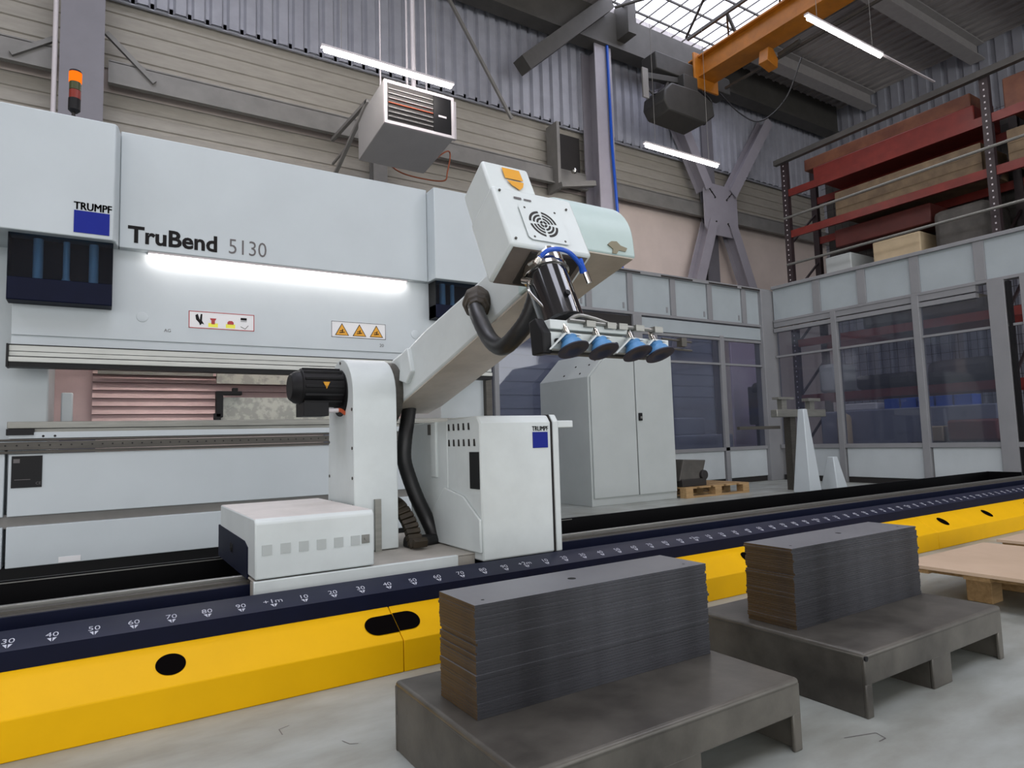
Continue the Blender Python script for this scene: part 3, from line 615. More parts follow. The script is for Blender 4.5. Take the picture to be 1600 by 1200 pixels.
# arm
up = P('arm', M_white2, t, lambda b: prism(b, [(.80, .955)]+[(.84, 1.0), (.78, 1.10), (.62, 1.165), (.42, 1.20), (.25, 1.25), (-.09, 1.325), (-.40, 1.40), (-.52, 1.42)]+[(-.60, 1.28), (-.34, 1.195), (.04, 1.085), (.54, .945), (.70, .915)], 1.68, 1.90), bevel=.012)
P('elbow_cover', M_mint, t, lambda b: prism(b, [(-.50, 1.245), (-.50, 1.40)]+arc(-.655, 1.365, .158, PI*.35, PI*.96, 14)+[(-.818, 1.322)], 1.672, 1.908), bevel=.006)
P('arm_bounce_sheet', M_under, t, lambda b: (prism(b, [(.70, .914), (.54, .944), (.04, 1.084), (-.34, 1.194), (-.60, 1.272), (-.816, 1.321), (-.816, 1.317), (-.60, 1.264), (-.34, 1.188), (.04, 1.079), (.54, .939), (.70, .909)], 1.682, 1.898)))  # thin added sheet that carries the painted floor bounce
P('bare_scuff', M_rust, t, lambda b: prism(b, [(1.795, 1.350), (1.81, 1.362), (1.83, 1.364), (1.845, 1.353), (1.872, 1.348), (1.865, 1.336), (1.838, 1.337), (1.828, 1.325), (1.812, 1.325), (1.815, 1.338)], -.8205, -.812, 'Y'))
P('shoulder_bracket', M_white2, t, lambda b: prism(b, [(.47, 1.17), (.40, 1.19), (.36, 1.08), (.42, 1.03), (.50, 1.05)], 1.660, 1.685), bevel=.006)
# head
sk_ = lambda s_, q_: (-.89+(.14)*s_+(.12)*q_, 1.28+(.29)*s_-(.08)*q_)
hdp = P('wrist_housing', M_white2, t, lambda b: prism(b, [sk_(0, 0), sk_(.66, 0), sk_(.66, 1.02), sk_(0, 1)], 1.40, 1.672), bevel=.008)
P('slim_housing', M_white2, hdp, lambda b: prism(b, [sk_(.62, .07), sk_(1, .07), sk_(1, 1), sk_(.62, 1)], 1.403, 1.56), bevel=.008)
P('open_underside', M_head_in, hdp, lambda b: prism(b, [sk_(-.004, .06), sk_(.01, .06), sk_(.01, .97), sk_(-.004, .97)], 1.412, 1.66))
# in-plane axes on the front face of the head
fu = Vector((0, .14, .29)).normalized(); fo = Vector((0, -.89, 1.28)); fn = Vector((1, 0, 0)).cross(fu)
def onface(x, s_): return Vector((x, 0, 0))+fo+Vector((0, .14, .29))*s_+fn*.0012
def fpoly(b, pts, d=0.):
    b.faces.new([b.verts.new(onface(x, s_)+fn*d) for x, s_ in pts])
P('fan_plate', M_white2, hdp, lambda b: [b.verts.new((0, 0, 0)) and None] and None if False else (
  (lambda A: (b.faces.new([b.verts.new(onface(x, s_)+fn*.003) for x, s_ in A]), b.faces.new([b.verts.new(onface(x, s_)) for x, s_ in A[::-1]])))([(1.475, .075), (1.595, .075), (1.605, .105), (1.605, .44), (1.595, .47), (1.475, .47), (1.465, .44), (1.465, .105)])))
def grille(b, c=(1.532, .275), R=.047):
    o = onface(*c)+fn*.0035; X_ = Vector((1, 0, 0))
    for (ra, rb_) in ((.10, .26), (.36, .5), (.6, .74), (.84, 1.0)):
        for q in range(4):
            a0 = q*PI/2+.12+PI/4*0; a1 = (q+1)*PI/2-.12; n = 8; A = []; B = []
            for i in range(n+1):
                a = a0+(a1-a0)*i/n; dv = X_*math.cos(a)+fu*math.sin(a)
                A.append(b.verts.new(o+dv*R*ra)); B.append(b.verts.new(o+dv*R*rb_))
            for i in range(n): b.faces.new([A[i], A[i+1], B[i+1], B[i]])
P('fan_grille', M_dark, hdp, grille)
P('face_screws', M_dclamp, hdp, lambda b: [cyl(b, onface(x, s_), onface(x, s_)+fn*.004, .0035, 8) for x, s_ in ((1.42, .60), (1.42, .06), (1.64, .52), (1.485, .11), (1.588, .11), (1.485, .44), (1.588, .44))])
def shield(b):
    o = lambda x, s_: onface(x, s_)+Vector((0, .012*.83, -.012*.55))+fn*.006
    b.faces.new([b.verts.new(o(x, s_)) for x, s_ in ((1.462, .94), (1.522, .94), (1.524, .81), (1.462, .81))]); b.faces.new([b.verts.new(o(x, s_)) for x, s_ in ((1.465, .79), (1.523, .79), (1.515, .73), (1.500, .685), (1.478, .73))])
P('shield_sticker', M_sticker, hdp, shield)
P('small_print', M_letterg, hdp, lambda b: [fpoly(b, p_, .001) for p_ in ([(1.462, .535), (1.487, .535), (1.487, .56), (1.462, .56)], [(1.495, .535), (1.52, .535), (1.52, .555), (1.495, .555)])])
# gripper
ga = Vector((1.535, -.83, 1.27)); gd = Vector((0, -.42, -.9)).normalized()
gr = P('gripper_barrel', M_black, t, lambda b: (lathe(b, ga+gd*.05, gd, [(0, .05), (.0, .060), (.17, .060), (.175, .055)], 40)), label='glossy black gripper barrel')
gr.data.materials[0] = mat('glossy_black_barrel', '#17171a', .12, var=.05, coat=.6)
P('collar', M_chrome, gr, lambda b: lathe(b, ga, gd, [(0, .05), (.005, .062), (.045, .062), (.05, .066), (.06, .066), (.062, .06)], 40))
P('barrel_button', M_black, gr, lambda b: cyl(b, ga+gd*.165+Vector((-.008, -.05, .022)), ga+gd*.165+Vector((-.008, -.062, .028)), .008, 12))
P('barrel_foot', M_black, gr, lambda b: (box(b, 1.48, 1.62, -.97, -.89, 1.045, 1.062)), bevel=.004)
P('flange_plate', M_dark, gr, lambda b: prism(b, [sk_(-.02, .1), sk_(.02, .1), sk_(.02, .9), sk_(-.02, .9)], 1.47, 1.64))
P('side_fitting', M_chrome, gr, lambda b: (cyl(b, (1.475, -.86, 1.24), (1.49, -.90, 1.255), .007, 12), cyl(b, (1.468, -.84, 1.20), (1.478, -.87, 1.19), .010, 12), tube(b, [(1.47, -.86, 1.195), (1.46, -.88, 1.16), (1.475, -.91, 1.12), (1.49, -.93, 1.09)], .004, 8)))
P('blue_air_hose', M_bluehose, gr, lambda b: (tube(b, [(1.485, -.895, 1.25), (1.51, -.91, 1.272), (1.56, -.92, 1.272), (1.61, -.91, 1.245), (1.625, -.90, 1.225)], .0065, 10), tube(b, [(1.63, -.89, 1.265), (1.628, -.90, 1.245), (1.633, -.905, 1.225)], .006, 10)))
P('hose_fitting', M_chrome, gr, lambda b: cyl(b, (1.633, -.905, 1.225), (1.642, -.91, 1.195), .008, 10))
P('hose_fitting', M_chrome, gr, lambda b: cyl(b, (1.485, -.895, 1.25), (1.475, -.89, 1.235), .009, 10))
# suction bar
sbar = P('suction_bar', M_white2, t, lambda b: (box(b, 1.445, 1.715, -.99, -.935, 1.042, 1.066), box(b, 1.445, 1.86, -.985, -.955, .992, 1.036)), bevel=.002, label='white bar carrying the four suction cups')
P('end_block', M_black, sbar, lambda b: prism(b, [(-.992, .978), (-.992, 1.03), (-.96, 1.072), (-.93, 1.066), (-.94, .978)], 1.42, 1.447), bevel=.004)
P('bar_rail', M_dclamp, sbar, lambda b: (box(b, 1.447, 1.82, -.955, -.925, .985, 1.008), cyl(b, (1.86, -.96, 1.045), (1.98, -.96, 1.04), .003, 8), cyl(b, (1.86, -.96, 1.018), (1.98, -.96, 1.015), .003, 8), box(b, 1.93, 1.95, -.97, -.95, 1.025, 1.05)))
P('vacuum_line', M_steel, sbar, lambda b: (tube(b, [(1.50, -.985, 1.062), (1.53, -.995, 1.08), (1.58, -.995, 1.076), (1.63, -.995, 1.066)], .0055, 8), cyl(b, (1.50, -.995, 1.066), (1.81, -.995, 1.058), .0055, 8), [box(b, x, x+.03, -1.005, -.985, 1.052, 1.068) for x in (1.55, 1.62, 1.66, 1.72, 1.79)]))
P('bolt_heads', M_black, sbar, lambda b: [cyl(b, (x, -.986, 1.012), (x, -.991, 1.012), .007, 12) for x in (1.465, 1.66)])
cd = Vector((.06, -.42, -.90)).normalized()
for cx in (1.492, 1.59, 1.707, 1.79):
    c = Vector((cx, -1.0, 1.024))
    cu = P('suction_cup', M_cup, sbar, lambda b: lathe(b, c, cd, [(0, .016), (.007, .021), (.013, .019), (.020, .026), (.036, .032)], 24), label='blue suction cup with dark lip')
    P('cup_lip', M_cupd, cu, lambda b: lathe(b, c+cd*.035, cd, [(0, .0325), (.004, .041), (.007, .041), (.008, .022), (.003, .013)], 28))
    P('cup_bracket', M_white2, cu, lambda b: (bar(b, c+Vector((-.015, -.004, .004)), c+Vector((.028, -.004, .002)), .03, .004), bar(b, c+Vector((-.052, .012, -.036)), c+Vector((-.014, -.004, .004)), .030, .004)))
    P('cup_fitting', M_chrome, cu, lambda b: (cyl(b, c-cd*.002, c-cd*.024, .009, 12), cyl(b, c-cd*.015, c-cd*.034, .0055, 10)))
# cables and hoses
P('cable_gland', M_chain, t, lambda b: lathe(b, (1.66, -.25, 1.27), Vector((-.35, -.55, -.3)), [(-.05, .04), (-.04, .056), (.0, .058), (.03, .056), (.045, .046), (.07, .044), (.078, .034), (.10, .032)], 8), bevel=.004)
P('arm_hose', M_hose, t, lambda b: tube(b, [(1.62, -.30, 1.245), (1.60, -.36, 1.19), (1.59, -.45, 1.10), (1.58, -.545, 1.062), (1.585, -.62, 1.09), (1.60, -.67, 1.14), (1.61, -.70, 1.21), (1.61, -.70, 1.26)], .0275, 16, ridge=.03))
P('column_hose', M_hose, t, lambda b: tube(b, [(1.765, .62, .95), (1.745, .60, .88), (1.72, .58, .78), (1.715, .58, .69), (1.74, .58, .60), (1.775, .57, .50), (1.815, .56, .41), (1.835, .54, .35), (1.83, .52, .315), (1.79, .50, .312), (1.74, .49, .315), (1.68, .49, .315)], .034, 16, ridge=.02))
def chain(b):
    pts = smoothpath([(1.665, .75, .50), (1.68, .62, .49), (1.69, .52, .44), (1.70, .47, .38), (1.70, .43, .32), (1.70, .40, .335), (1.70, .37, .325)], 3)
    for p, q in zip(pts, pts[1:]): bar(b, p+(q-p)*.08, p+(q-p)*.92, .065, .035, (1, .01, .0) if False else (0, 1, .3))
P('energy_chain', M_chain, t, chain, bevel=.003)
# control box on the carriage
cbx = P('control_box', M_white2, t, lambda b: prism(b, [(.095, .27), (.095, .84), (.12, .872), (.40, .872), (.40, .2925), (.235, .2925), (.235, .27)], 1.85, 2.215), bevel=.008)
P('door_seam', M_dark, cbx, lambda b: prism(b, [(.094, .27), (.094, .84), (.118, .875), (.42, .875), (.42, .2925), (.235, .2925), (.235, .27)], 2.217, 2.222))
P('side_cover', M_white2, cbx, lambda b: prism(b, [(.094, .27), (.094, .842), (.118, .875), (.42, .875), (.42, .2925), (.235, .2925), (.235, .27)], 2.224, 2.258), bevel=.006)
P('housing_panel', M_white2, cbx, lambda b: (box(b, 1.85, 2.2, .40, .82, .304, .86), box(b, 1.84, 2.2, .50, .56, .60, .86)), bevel=.006)
P('slanted_shield', M_white2, cbx, lambda b: (prism(b, [(.095, .305), (.095, .44), (.24, .53), (.42, .56), (.60, .40), (.60, .305)], 1.838, 1.85)), bevel=.004)
for z, n in ((.815, 5), (.745, 6)):
    for y in [.37-.047*i for i in range(n)]: P('vent_slot', M_dark, cbx, lambda b: prism(b, [(y, z), (y+.012, z), (y+.012, z+.03), (y+.004, z+.03)], 1.846, 1.851))
P('rating_plate', M_black, cbx, lambda b: box(b, 1.846, 1.851, .105, .185, .565, .72))
P('logo_square', M_blue, cbx, lambda b: box(b, 2.115, 2.195, .092, .096, .728, .798))
tx(cbx, 'logo_lettering', M_letter, [dict(s='TRUMPF', size=.030, o=(2.113+dx, .0935, .803), ux=XA, uy=ZA, bold=.0, width=.78) for dx in (0, .0009)])
P('handle_plate', M_white2, cbx, lambda b: box(b, 2.258, 2.36, .12, .13, .815, .848), bevel=.004)
P('tray_fitting', M_dclamp, cbx, lambda b: (box(b, 1.835, 1.85, .55, .575, .80, .85)))

# ================================================================== PALLETS AND PLATES
def steel_pallet(x0, lab):
    x1 = x0+.81; y0 = -1.27; y1 = -.68; z = .17; e = .012
    t = thing('steel_pallet', lab, 'pallet', ((x0+x1)/2, (y0+y1)/2, 0), 'steel pallets on the floor')
    P('top_sheet', M_pallet, t, lambda b: box(b, x0, x1, y0, y1, z-.02, z), bevel=.012, seg=4)
    P('side_skirt', M_pallet, t, lambda b: box(b, x0+.002, x0+e, y0+.004, y1, 0, z-.012), bevel=.003)
    P('side_skirt', M_pallet, t, lambda b: box(b, x1-e, x1-.002, y0+.004, y1, 0, z-.012), bevel=.003)
    for yy in (y0, y1-e):
        def front(b):
            w_ = x1-x0
            box(b, x0, x1, yy+.002, yy+e, z-.085, z-.012)
            for a, c in ((0, .03), (w_/2-.055, w_/2+.055), (w_-.03, w_)): box(b, x0+a, x0+c, yy+.002, yy+e, 0, z-.08)
        P('end_skirt', M_pallet, t, front, bevel=.003)
    def runner(b):
        m_ = (x0+x1)/2
        box(b, m_-.055, m_-.045, y0+e, y1-e, 0, z-.02); box(b, m_+.045, m_+.055, y0+e, y1-e, 0, z-.02)
    P('middle_runner', M_pallet, t, runner)
    P('corner_hole', M_black, t, lambda b: cyl(b, (x0+.006, y0-.001, z-.014), (x0+.006, y0+.004, z-.014), .007, 12))
    return t
steel_pallet(1.145, 'bent sheet steel pallet nearest the camera, under the left plate stack')
steel_pallet(2.24, 'bent sheet steel pallet further right, under the second plate stack')
TENS = {20: 'twentieth', 30: 'thirtieth'}
def ordn(k):
    a = ['', 'first', 'second', 'third', 'fourth', 'fifth', 'sixth', 'seventh', 'eighth', 'ninth', 'tenth', 'eleventh', 'twelfth', 'thirteenth', 'fourteenth', 'fifteenth', 'sixteenth', 'seventeenth', 'eighteenth', 'nineteenth']
    if k < 20: return a[k]
    if k in TENS: return TENS[k]
    return ('twenty-' if k < 30 else 'thirty-')+a[k % 10]
def stack(x0, x1, y0, y1, n, th, where, seed, topz):
    rnd = random.Random(seed); base = .1705
    th = (topz-base)/n
    bm = new(); box(bm, x0, x1, y0, y1, base, base+th-.0006)
    for f in bm.faces:
        f.material_index = 0
    first = obj('steel_plate', bm, [M_plate, M_plate_r, M_platetop], loc=((x0+x1)/2, (y0+y1)/2, base))
    for p in first.data.polygons:
        if p.normal.x < -.5: p.material_index = 1
        if p.normal.z > .5: p.material_index = 2
    tag(first, 'flat grey steel plate low in the %s stack' % where, 'steel plate', 'steel plates in the %s stack' % where)
    first['label'] = 'bottom steel plate of the %s stack, lying on the pallet' % where
    for i in range(1, n):
        o = first.copy(); COL.objects.link(o)
        j = .0007 if rnd.random() < .78 else .0035
        o.location = Vector(first.location)+Vector((rnd.uniform(-j, j), rnd.uniform(-j, j), th*i))
        o['label'] = 'flat grey steel plate, %s from the top of the %s stack' % (ordn(n-i), where)
    o['label'] = 'topmost steel plate of the %s stack, with small drilled holes' % where
    return o, topz
def holes(o, pts, z):
    bm = new()
    for (x, y, r) in pts: lathe(bm, (x, y, z-.0002), ZA, [(0, r), (.0006, r)], 20)
    off = Vector(o.location)
    for v in bm.verts: v.co -= off
    me = bpy.data.meshes.new('drilled_hole'); bm.to_mesh(me); bm.free(); me.materials.append(M_black)
    h = bpy.data.objects.new('drilled_hole', me); COL.objects.link(h); h.parent = o
o1, z1 = stack(1.195, 1.925, -1.02, -.845, 36, .0065, 'left', 3, .412)
holes(o1, [(1.525, -.935, .011), (1.235, -.985, .004), (1.875, -.985, .004)], z1-.0006)
o2, z2 = stack(2.29, 3.02, -1.035, -.86, 36, .0065, 'right', 9, .412)
holes(o2, [(2.68, -.945, .010), (2.34, -.995, .004), (2.97, -.995, .004)], z2-.0006)

# wooden pallets with plywood on the right
def ply_pallet(x0, x1, y0, y1, lab, lab2, rot):
    t = thing('wooden_pallet', lab, 'pallet', ((x0+x1)/2, (y0+y1)/2, 0), 'wooden pallets on the right')
    P('deck_boards', M_wood, t, lambda b: [box(b, x0+.02, x1-.02, y0+.02+i*(y1-y0-.14)/3, y0+.12+i*(y1-y0-.14)/3, .118, .138) for i in range(4)])
    for xx in (x0+.15, (x0+x1)/2+.05, x1-.14):
        P('stringer', M_wood, t, lambda b: box(b, xx, xx+.1, y0+.02, y1-.02, .098, .117))
        for yy in (y0+.03, (y0+y1)/2+.12): P('block', M_wood, t, lambda b: box(b, xx, xx+.1, yy, yy+.1, .0, .097), bevel=.003)
    o = tag(P('plywood_board', M_ply, None, lambda b: (box(b, x0, x1, y0, y1, .139, .154)), bevel=.001), lab2, 'board', 'plywood boards on wooden pallets')
    t.rotation_euler.z = rot
ply_pallet(3.62, 4.47, -1.50, -.64, 'low wooden pallet beside the right plate stack', 'bare plywood board on the pallet beside the right plate stack', 0)
ply_pallet(4.62, 5.5, -1.50, -.64, 'low wooden pallet furthest right along the yellow cover', 'plywood board on the pallet at the right picture edge', 0)

# floor scuffs
def scr(x, y, pts, w_=.003):
    bm = new()
    for p, q in zip(pts, pts[1:]):
        a = Vector((x+p[0], y+p[1], .0006)); c = Vector((x+q[0], y+q[1], .0006)); s = Vector((-(c-a).y, (c-a).x, 0)).normalized()*w_/2
        quad(bm, a-s, c-s, c+s, a+s)
    return tag(obj('floor_scratch', bm, M_letterg), None, 'scratch', 'dark scratches on the concrete floor')
scr(.93, -.42, [(0, 0), (0, .04), (.03, .05)], .0025)['label'] = 'short dark hooked scratch on the floor left of the near pallet'
scr(1.05, -.58, [(0, .03), (.01, 0), (.03, -.01)], .0025)['label'] = 'tiny dark scratch on the floor closest to the near pallet corner'
scr(2.12, -1.32, [(-.03, .03), (.06, 0), (.05, -.03), (.02, -.03)], .003)['label'] = 'hooked dark scratch on the floor in front of the far pallet'

# ================================================================== CABINET, CONES, SMALL PALLET
t = thing('steel_cabinet', 'tall grey two door steel cabinet with chamfered left top', 'cabinet', (5.78, 3.85, 0))
P('carcass', M_grey, t, lambda b: prism(b, [(5.12, 0), (6.43, 0), (6.43, 1.74), (5.42, 1.74), (5.12, 1.44)], 3.41, 4.34, 'Y'), bevel=.004)
P('door', M_grey, t, lambda b: prism(b, [(5.145, .09), (5.80, .09), (5.80, 1.72), (5.43, 1.72), (5.145, 1.435)], 3.39, 3.41, 'Y'), bevel=.003)
rd = P('door', M_grey, t, lambda b: box(b, 5.812, 6.41, 3.385, 3.41, .09, 1.72), bevel=.003)
P('lock_handle', M_black, rd, lambda b: box(b, 5.835, 5.885, 3.365, 3.385, .94, 1.03), bevel=.005)
P('handle_lever', M_steel, rd, lambda b: box(b, 5.85, 5.875, 3.36, 3.366, .965, .99))
P('door_gap', M_dark, t, lambda b: box(b, 5.80, 5.812, 3.40, 3.412, .09, 1.72))
P('screws', M_dark, t, lambda b: [cyl(b, (5.12+d-.002, y, 1.44+d), (5.12+d-.006, y, 1.444+d), .012, 8) for d, y in ((.05, 3.6), (.05, 3.9), (.15, 3.55), (.15, 3.8), (.2, 3.5))])
def pyramid(x, y, w_, h, lab, tw):
    t = thing('tapered_post', lab, 'post', (x, y, 0), 'white tapered posts')
    def f(b):
        A = [b.verts.new((x+sx*w_/2, y+sy*w_/2, 0)) for sx, sy in ((-1, -1), (1, -1), (1, 1), (-1, 1))]; B = [b.verts.new((x+sx*tw/2, y+sy*tw/2, h)) for sx, sy in ((-1, -1), (1, -1), (1, 1), (-1, 1))]
        b.faces.new(A[::-1]); b.faces.new(B)
        for i in range(4): b.faces.new([A[i], A[(i+1) % 4], B[(i+1) % 4], B[i]])
    P('post_body', M_white, t, f, bevel=.01)
pyramid(8.03, 2.75, .24, 1.04, 'tall white tapered post in front of the corner of the safety fence', .08)
pyramid(8.6, 2.75, .24, .42, 'short white tapered post right of the tall tapered post', .09)
t = thing('small_wooden_pallet', 'small pale wooden pallet on the floor right of the grey cabinet', 'pallet', (6.95, 3.75, 0))
P('deck_boards', M_wood, t, lambda b: [box(b, 6.47+i*.24, 6.66+i*.24, 3.3, 4.0, .11, .13) for i in range(5)])
for yy in (3.3, 3.6, 3.9):
    P('bottom_board', M_wood, t, lambda b: box(b, 6.47, 7.62, yy, yy+.1, 0, .02))
    for xx in (6.47, 6.98, 7.5): P('block', M_wood, t, lambda b: box(b, xx, xx+.12, yy, yy+.1, .02, .11))
t = thing('machine_casting', 'dark oily machine casting tilted on the small wooden pallet', 'casting', (6.68, 3.55, .13))
P('tilted_plate', M_tarp, t, lambda b: prism(b, [(6.47, .20), (6.86, .20), (6.95, .44), (6.56, .46)], 3.4, 3.75, 'Y'), bevel=.01)
P('casting_foot', M_dark, t, lambda b: (box(b, 6.48, 6.90, 3.36, 3.8, .131, .22), cyl(b, (6.88, 3.36, .26), (6.88, 3.75, .26), .06, 16)), bevel=.008)
# floor strip seam kerb behind tray
# crossbar shapes behind the tapered post, a reflection built as a solid
t = thing('reflected_crossbar', 'beige crossbar with two upright clamps by the fence corner, a reflection built solid', 'stand', (8.35, 3.05, 0))
P('crossbar', M_clamp, t, lambda b: box(b, 7.87, 8.93, 3.0, 3.1, .95, 1.05), bevel=.01)
P('clamp_post', M_clamp, t, lambda b: (box(b, 8.02, 8.12, 3.03, 3.1, 1.05, 1.18), box(b, 7.92, 8.24, 3.0, 3.1, 1.18, 1.21)))
P('clamp_post', M_clamp, t, lambda b: (box(b, 8.62, 8.72, 3.03, 3.1, 1.05, 1.16), box(b, 8.55, 8.82, 3.0, 3.1, 1.16, 1.2)))
P('stand_leg', M_dclamp, t, lambda b: box(b, 8.2, 8.32, 3.05, 3.15, 0, .95))
P('side_bar', M_dclamp, t, lambda b: box(b, 7.2, 8.0, 3.06, 3.1, .80, .84))

# ================================================================== SAFETY FENCE
YF, XF = 4.4, 9.78
def pane_back(t, x0, x1, z0, z1, x_first=False):
    P('glass_pane', M_glass, t, lambda b: box(b, x0, x1, YF+.02, YF+.026, z0, z1))
t = thing('safety_fence', 'grey framed glazed safety fence behind the grey cabinet', 'fence', (7, YF, 0))
hb = P('header_panel', M_fencep, t, lambda b: box(b, 3.6, XF, YF, YF+.03, 2.48, 3.02))
P('header_cap', M_fence, hb, lambda b: (box(b, 3.6, XF, YF-.05, YF+.08, 3.02, 3.07), box(b, 3.6, XF, YF-.03, YF+.08, 2.44, 2.48)), bevel=.004)
for xx in (5.98, 6.72, 7.55, 8.33, 9.12):
    P('stiffener', M_fence, hb, lambda b: (box(b, xx-.05, xx+.05, YF-.03, YF, 2.48, 3.02), box(b, xx-.13, xx-.1, YF-.01, YF, 2.52, 2.6)), bevel=.003)
P('header_slots', M_dark, hb, lambda b: [box(b, a, c, YF-.052, YF-.048, 3.025, 3.05) for a, c in ((6.2, 6.9), (7.3, 7.95), (8.3, 8.95), (9.05, 9.5))])
P('header_strip', M_fencep, t, lambda b: box(b, 6.9, XF, YF-.01, YF+.03, 2.22, 2.42))
P('mullion', M_fence, t, lambda b: box(b, 6.74, 6.90, YF-.04, YF+.06, 0, 2.44), bevel=.004)
P('dark_track', M_dark, t, lambda b: box(b, 4.2, 6.74, YF+.0, YF+.03, 2.22, 2.42))
P('mullion', M_fence, t, lambda b: box(b, 7.12, 7.2, YF-.02, YF+.05, 1.9, 2.22))
for xx in (8.56,): P('mullion', M_fence, t, lambda b: box(b, xx-.04, xx+.05, YF-.02, YF+.05, 0, 2.25), bevel=.003)
P('mullion', M_fence, t, lambda b: box(b, 4.50, 4.56, YF-.02, YF+.05, 0, 2.44))
P('cross_rail', M_fence, t, lambda b: (box(b, 6.9, XF, YF-.01, YF+.04, 1.80, 1.83), box(b, 4.0, XF, YF-.02, YF+.05, .50, .55), box(b, 6.9, XF, YF-.01, YF+.04, 2.18, 2.23)))
P('kick_panel', M_kick, t, lambda b: (box(b, 4.0, 8.50, YF, YF+.02, .08, .50), box(b, 8.63, 9.5, YF, YF+.02, .08, .50)), bevel=.01)
P('foot_rail', M_dark, t, lambda b: box(b, 4.0, XF, YF+.02, YF+.06, 0, .08))
pane_back(t, 3.62, 4.5, .55, 2.4); pane_back(t, 4.56, 6.74, .55, 2.22); pane_back(t, 6.9, 8.52, .55, 2.2); pane_back(t, 8.61, 9.55, .55, 2.2)
P('corner_post', M_fence, t, lambda b: box(b, 9.5, XF+.12, YF-.06, YF+.12, 0, 3.05), bevel=.006)
t = thing('safety_fence', 'grey framed glazed safety fence on the right in front of the rack', 'fence', (XF, 1.5, 0))
hb = P('header_panel', M_fencep, t, lambda b: box(b, XF, XF+.03, -1.5, YF-.08, 2.56, 3.06))
P('header_cap', M_fence, hb, lambda b: (box(b, XF-.05, XF+.1, -1.5, YF-.08, 3.06, 3.11), box(b, XF-.03, XF+.1, -1.5, YF-.08, 2.52, 2.56)), bevel=.004)
for yy in (3.55, 2.85, 2.12, 1.35, .5):
    P('stiffener', M_fence, hb, lambda b: box(b, XF-.03, XF, yy-.06, yy+.06, 2.56, 3.06), bevel=.003)
P('track_rail', M_fence, t, lambda b: (box(b, XF-.03, XF+.06, 1.42, YF-.08, 2.36, 2.42), box(b, XF-.02, XF+.06, 1.42, YF-.08, 2.44, 2.52)))
for yy, w_ in ((3.30, .08), (2.14, .09), (1.20, .18), (.9, .1)):
    P('mullion', M_fence, t, lambda b: box(b, XF-.04, XF+.06, yy-w_/2, yy+w_/2, 0, 2.52), bevel=.004)
P('post_gap', M_black, t, lambda b: box(b, XF-.02, XF+.05, 1.06, 1.10, 0, 2.5))
P('cross_rail', M_fence, t, lambda b: (box(b, XF-.01, XF+.04, -1.5, YF-.08, 1.95, 1.98), box(b, XF-.03, XF+.06, -1.5, YF-.08, .50, .56)))
P('kick_panel', M_kick, t, lambda b: [box(b, XF, XF+.02, a, c, .08, .50) for a, c in ((3.36, 4.25), (2.20, 3.25), (1.30, 2.08), (-1.5, .84))], bevel=.01)
P('foot_rail', M_dark, t, lambda b: box(b, XF+.02, XF+.06, -1.5, YF-.08, 0, .08))
for a, c in ((3.34, 4.3), (2.19, 3.26), (1.30, 2.09), (-1.5, .84)): P('glass_pane', M_glass, t, lambda b: box(b, XF+.02, XF+.026, a, c, .56, 2.36))

# behind the back fence
bm = new(); box(bm, 3.5, 12.5, 7.86, 7.95, 0, 3.6)
for k in range(14): box(bm, 3.5, 12.5, 7.845, 7.86, .08+k*.25, .25+k*.25)
tag(obj('door_1', bm, M_slateb), 'slate blue slatted hall door seen through the back fence', 'door', kind='structure')
bm = new(); box(bm, 10.75, 11.75, 6.0, 6.05, .0, 2.5); tag(obj('partition_sheet', bm, M_lilac, bevel=.01), 'pale lilac sheet panel seen through the pane left of the fence corner', 'panel')
bm = new(); box(bm, 10.65, 10.95, 5.2, 5.6, .9, 1.6); box(bm, 10.75, 11.25, 5.25, 5.55, .8, 1.0); lathe(bm, (10.75, 5.2, 1.55), (0, 1, 0), [(0, .12), (.3, .12)], 16)
box(bm, 10.7, 10.95, 5.3, 5.5, 0, .9)
tag(obj('bench_machine', bm, M_dclamp, bevel=.02), 'small dark bench machine seen through the pane left of the fence corner', 'machine')
bm = new(); box(bm, 7.9, 10.2, 5.6, 6.4, .0, .75); box(bm, 8.2, 9.6, 5.7, 6.3, .75, 1.05)
tag(obj('covered_machine', bm, M_slateb, bevel=.03), 'slate blue covered machine low behind the pane right of the cabinet', 'machine')

# ================================================================== RACK
t = rk = thing('pallet_rack', 'tall storage rack with red beams behind the right fence', 'rack', (12.5, 1.5, 0))
for yy in (5.45, 1.95, -1.6):
    for xx in (12.0, 12.95):
        P('upright', M_rackdk, t, lambda b: box(b, xx-.05, xx+.05, yy-.06, yy+.06, 0, 6.15))
    P('upright_holes', M_pale, t, lambda b: [box(b, 11.946, 11.951, yy-.01, yy+.01, .1+i*.1, .125+i*.1) for i in range(60)])
    P('frame_brace', M_rackdk, t, lambda b: [bar(b, (12.0, yy, .4+i), (12.95, yy, 1.2+i), .04, .03) for i in range(5)])
for z in (1.38, 2.45, 3.5, 4.62, 5.45):
    for xx in (12.0, 12.95):
        for (a, c) in ((2.0, 5.4), (-1.55, 1.9)):
            P('beam', M_rackred, t, lambda b: box(b, xx-.025, xx+.025, a, c, z-.07, z+.07))
P('top_tube', M_beam, t, lambda b: bar(b, (11.9, -1.7, 6.2), (11.9, 5.6, 6.1), .1, .1))
